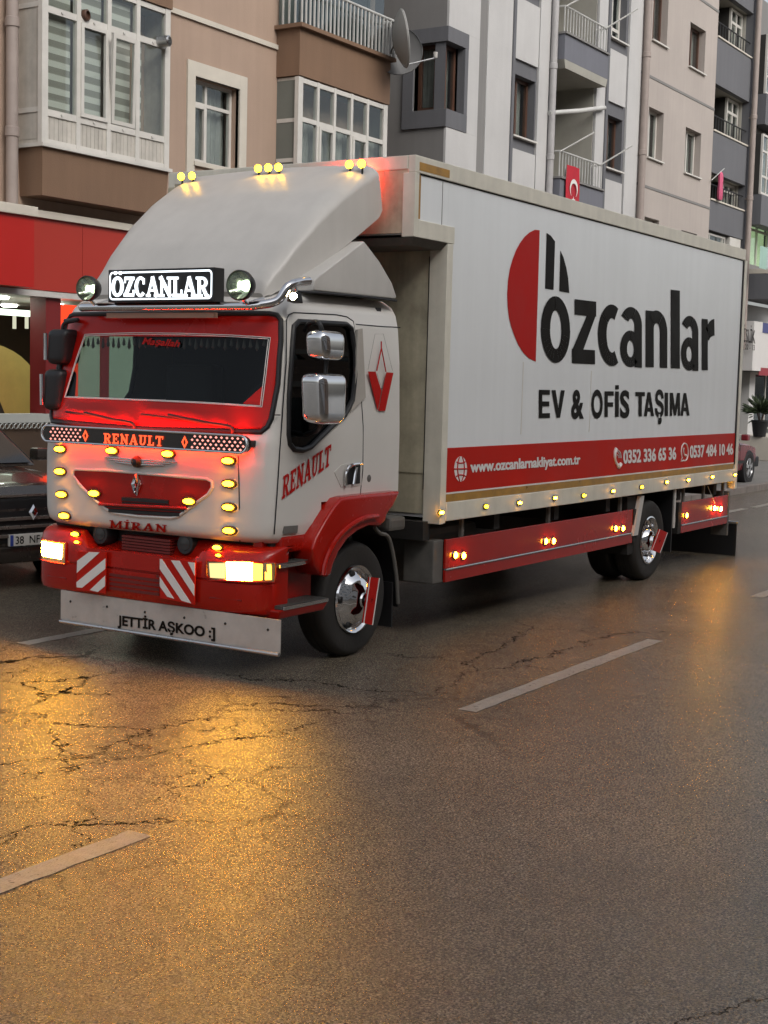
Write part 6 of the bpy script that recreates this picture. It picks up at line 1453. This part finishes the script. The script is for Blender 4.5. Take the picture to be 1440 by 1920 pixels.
# ================================================================== cars
def car(name, label, cat_, loc, rz, paint, L=4.4, Wd=1.78, Ht=1.45, nose=.72, hood=.96, group=None):
    """parked saloon: lofted body, glass house, bumpers, lamps, wheels. Local +X is the front."""
    t = thing(name, label, cat_, (0, 0, 0), group)
    hw = Wd/2
    # stations along the length: x, half width, z under, z belt, z top
    st = [(-L/2, .80, .35, .62, .78), (-L/2+.06, .90, .26, .70, .93), (-L/2+.35, .97, .22, .76, hood), (-L/2+.75, 1.0, .22, .80, hood+.01), (-L/2+1.2, 1.0, .22, .82, hood+.02),
          (-.3, 1.0, .22, .82, hood), (.5, 1.0, .22, .82, hood-.01), (L/2-1.25, 1.0, .22, .80, hood-.02), (L/2-.8, .985, .22, .77, hood-.07), (L/2-.35, .95, .22, .72, hood-.15), (L/2-.08, .88, .24, .66, nose+.04), (L/2, .78, .32, .60, nose-.04)]
    xs = [s[0] for s in st]; rows = []
    for x in np.linspace(-L/2, L/2, 60):
        k = [float(np.interp(x, xs, [s[j] for s in st])) for j in range(1, 5)]; w_, zu, zb_, zt = k[0]*hw, k[1], k[2], k[3]
        r = [(x, 0, zu), (x, w_*.82, zu), (x, w_*.95, zu+.05), (x, w_*.99, zu+.2), (x, w_, (zu+zb_)/2+.05), (x, w_*.985, zb_), (x, w_*.95, zb_+(zt-zb_)*.55), (x, w_*.86, zb_+(zt-zb_)*.88), (x, w_*.5, zt+.015), (x, 0, zt+.025)]
        rows.append([(a, -b, c) for a, b, c in r] + [(a, b, c) for a, b, c in reversed(r[:-1])])
    mb = MB().grid(rows); mb.add(rows[0], [tuple(range(len(rows[0])))]); mb.add(rows[-1], [tuple(range(len(rows[-1])))])
    # wheel arches are dark discs set into the flanks
    body = mb.build('body', paint, t, smooth=True)
    # cabin
    def cab(x0, x1, x2, x3, z0, z1, w0, w1):
        return [[(x0, -w0, z0), (x0, w0, z0), (x3, w0, z0), (x3, -w0, z0)], [(x1, -w1, z1), (x1, w1, z1), (x2, w1, z1), (x2, -w1, z1)]]
    a, b = cab(-L/2+.55, -L/2+1.25, .25, L/2-1.15, hood-.02, Ht, hw*.88, hw*.70)
    MB().hull8(a, b).build('cabin_pillars', paint, t, bevel=.05, seg=3, smooth=True)
    def g4(p): return MB().add(p, [(0,1,2,3)])
    def lerp(p, q, u): return tuple(p[i]+(q[i]-p[i])*u for i in range(3))
    def glassq(c4, nm, off):
        c_ = [sum(p[i] for p in c4)/4 for i in range(3)]; pts = [lerp(p, c_, .10) for p in c4]; pts = [tuple(p[i]+off[i] for i in range(3)) for p in pts]
        return MB().prism(pts, tuple(-o*.4 for o in off)).build(nm, mat('car glass', (.012, .014, .015), .05, var=0, coat=.6), t)
    glassq([a[2], a[3], b[3], b[2]], 'windscreen', (.012, 0, .012)); glassq([a[0], a[1], b[1], b[0]], 'rear_window', (-.012, 0, .012))
    for s in (0, 1):
        i0, i3 = (0, 3) if s == 0 else (1, 2); sg_ = -1 if s == 0 else 1
        m0, m1 = lerp(a[i0], a[i3], .46), lerp(b[i0], b[i3], .5)
        glassq([a[i0], m0, m1, b[i0]], 'side_window', (0, .012*sg_, .004)); glassq([m0, a[i3], b[i3], m1], 'side_window', (0, .012*sg_, .004))
    for x in (L/2-.85, -L/2+.85):
        for s in (-1, 1):
            MB().lathe([(0, .0), (.36, .0), (.37, -.02), (.37, -.2)], (x, s*(hw+.004), .31), (0, s, 0), 32).build('wheel_arch', M_black, t, smooth=True)
            w_ = MB().lathe([(.20, -.17), (.29, -.16), (.305, -.13), (.305, -.03), (.29, -.005), (.22, .0), (.205, -.01)], (x, s*(hw+.012), .305), (0, s, 0), 36).build('wheel', M_rubber, t, smooth=True)
            MB().lathe([(.207, -.005), (.20, .002), (.18, -.03), (.0, -.035)], (x, s*(hw+.012), .305), (0, s, 0), 30).build('rim', M_steel, w_, smooth=True)
            for k in range(5):
                an = 2*math.pi*k/5+.3; e_ = Vector((math.cos(an), 0, math.sin(an))); f_ = Vector((-math.sin(an), 0, math.cos(an))); o_ = Vector((x, s*(hw+.012), .305)); d_ = Vector((0, s*.004, 0))
                MB().prism([o_+e_*.04+f_*.03+d_, o_+e_*.19+f_*.045+d_, o_+e_*.19-f_*.045+d_, o_+e_*.04-f_*.03+d_], (0, -s*.03, 0)).build('spoke', mat('alloy spoke', (.6, .6, .6), .3, metal=.6), w_)
    for s in (-1, 1):
        box('mirror', paint, t, L/2-1.55, L/2-1.38, s*(hw+.02), s*(hw+.17), hood+.02, hood+.15, bevel=.03)
        box('door_handle', M_black, t, -.55, -.38, s*(hw*.985), s*(hw+.02), .78, .81); 
        tube('door_gap', M_black, t, [(.62, s*hw*1.001, .3), (.62, s*hw*1.001, .78), (.5, s*hw*.97, .9)], .004, 5); tube('door_gap', M_black, t, [(-.45, s*hw*1.001, .3), (-.45, s*hw*1.001, .78), (-.45, s*hw*.97, .9)], .004, 5)
    t.location = loc; t.rotation_euler = (0, 0, rz)
    return t, hw, L
# dark car facing the street, seen left of the truck's nose
M_cpaint = mat('dark brown metallic', (.030, .024, .020), .22, coat=.8, var=.1)
badge = S3(57, 974, 9.95)
d1, hw, L = car('parked_car', 'dark brown parked car with a chrome badge facing the street beside the truck', 'car', (badge.x + .42, badge.y + 2.16, 0), math.radians(-101), M_cpaint, 4.4, 1.9, 1.62, .92, 1.10)
ch = M_chrome
def addl(o): return o
def part(mb, nm, m, **k):                            # parts given in the car's own axes
    loc, rot = d1.location.copy(), d1.rotation_euler.copy(); d1.location = (0, 0, 0); o = mb.build(nm, m, d1, **k); d1.location = loc; return o
for k, z in enumerate((.52, .60, .68, .76, .84)):
    part(MB().box(2.18, 2.245-.010*k*(k > 2), -.70, .70, z-.016, z+.016), 'grille_bar', mat('dark chrome bar', (.30, .27, .24), .25, metal=.7), bevel=.005)
part(MB().box(2.05, 2.215, -.66, .66, .45, .87), 'grille', M_black, bevel=.02)
part(MB().box(2.06, 2.225, -.74, .74, .885, .905), 'hood_edge_trim', mat('dark chrome bar', (.30, .27, .24), .25, metal=.7))
mb = MB(); o1 = [(0, .075), (.05, 0), (0, -.075), (-.05, 0)]
for i in range(4):
    j = (i+1) % 4; mb.add([(2.25, o1[i][0], .735+o1[i][1]), (2.25, o1[j][0], .735+o1[j][1]), (2.275, o1[j][0]*.65, .735+o1[j][1]*.65), (2.275, o1[i][0]*.65, .735+o1[i][1]*.65)], [(0,1,2,3)])
    mb.add([(2.275, o1[i][0]*.65, .735+o1[i][1]*.65), (2.275, o1[j][0]*.65, .735+o1[j][1]*.65), (2.25, o1[j][0]*.3, .735+o1[j][1]*.3), (2.25, o1[i][0]*.3, .735+o1[i][1]*.3)], [(0,1,2,3)])
part(mb, 'badge', ch)
for s in (-1, 1):
    part(MB().hull8([(2.0, s*.70, .70), (2.17, s*.68, .70), (2.17, s*.68, .82), (2.0, s*.70, .84)], [(1.80, s*.93, .72), (1.95, s*.90, .72), (1.95, s*.90, .84), (1.80, s*.93, .86)]), 'headlight', mat('unlit headlamp', (.25, .24, .22), .1, metal=.5), bevel=.01)
part(MB().box(2.0, 2.235, -.80, .80, .26, .42), 'bumper', M_cpaint, bevel=.03, smooth=True)
pl_ = part(MB().box(2.225, 2.262, -.26, .26, .425, .535), 'licence_plate', mat('plate white', (.62, .6, .56), .5, var=.05), bevel=.004)
lo_, ro_ = d1.location.copy(), None; d1.location = (0, 0, 0)
text_quad('lettering', '38  NF 7', [(2.263, -.20+.0, .445), (2.263, .14, .445), (2.263, .14, .515), (2.263, -.20, .515)], M_ink, d1, (1, 0, 0), .002, .01)
d1.location = lo_
part(MB().box(2.25, 2.2645, -.255, -.222, .428, .532), 'plate_band', mat('plate blue', (.03, .06, .3), .5), fixn=True)
# red car parked beyond the truck's tail
M_rcar = mat('dark red car paint', (.20, .012, .02), .28, coat=.6, var=.08)
w0 = S3(1405, 882, 9.45)
d2, hw2, L2 = car('parked_car', 'dark red parked car with alloy wheels behind the truck beside the kerb', 'car', (w0.x - 1.25, 9.45 + .84, .12), 0, M_rcar, 4.2, 1.66, 1.40, .62, .88)
lo_ = d2.location.copy(); d2.location = (0, 0, 0)
box('bumper', M_black, d2, 2.1-.25, 2.13, -.76, .76, .30, .52, bevel=.03); 
for s in (-1, 1): box('side_trim', M_black, d2, -1.0, 1.0, s*.835, s*.845, .42, .48)
d2.location = lo_
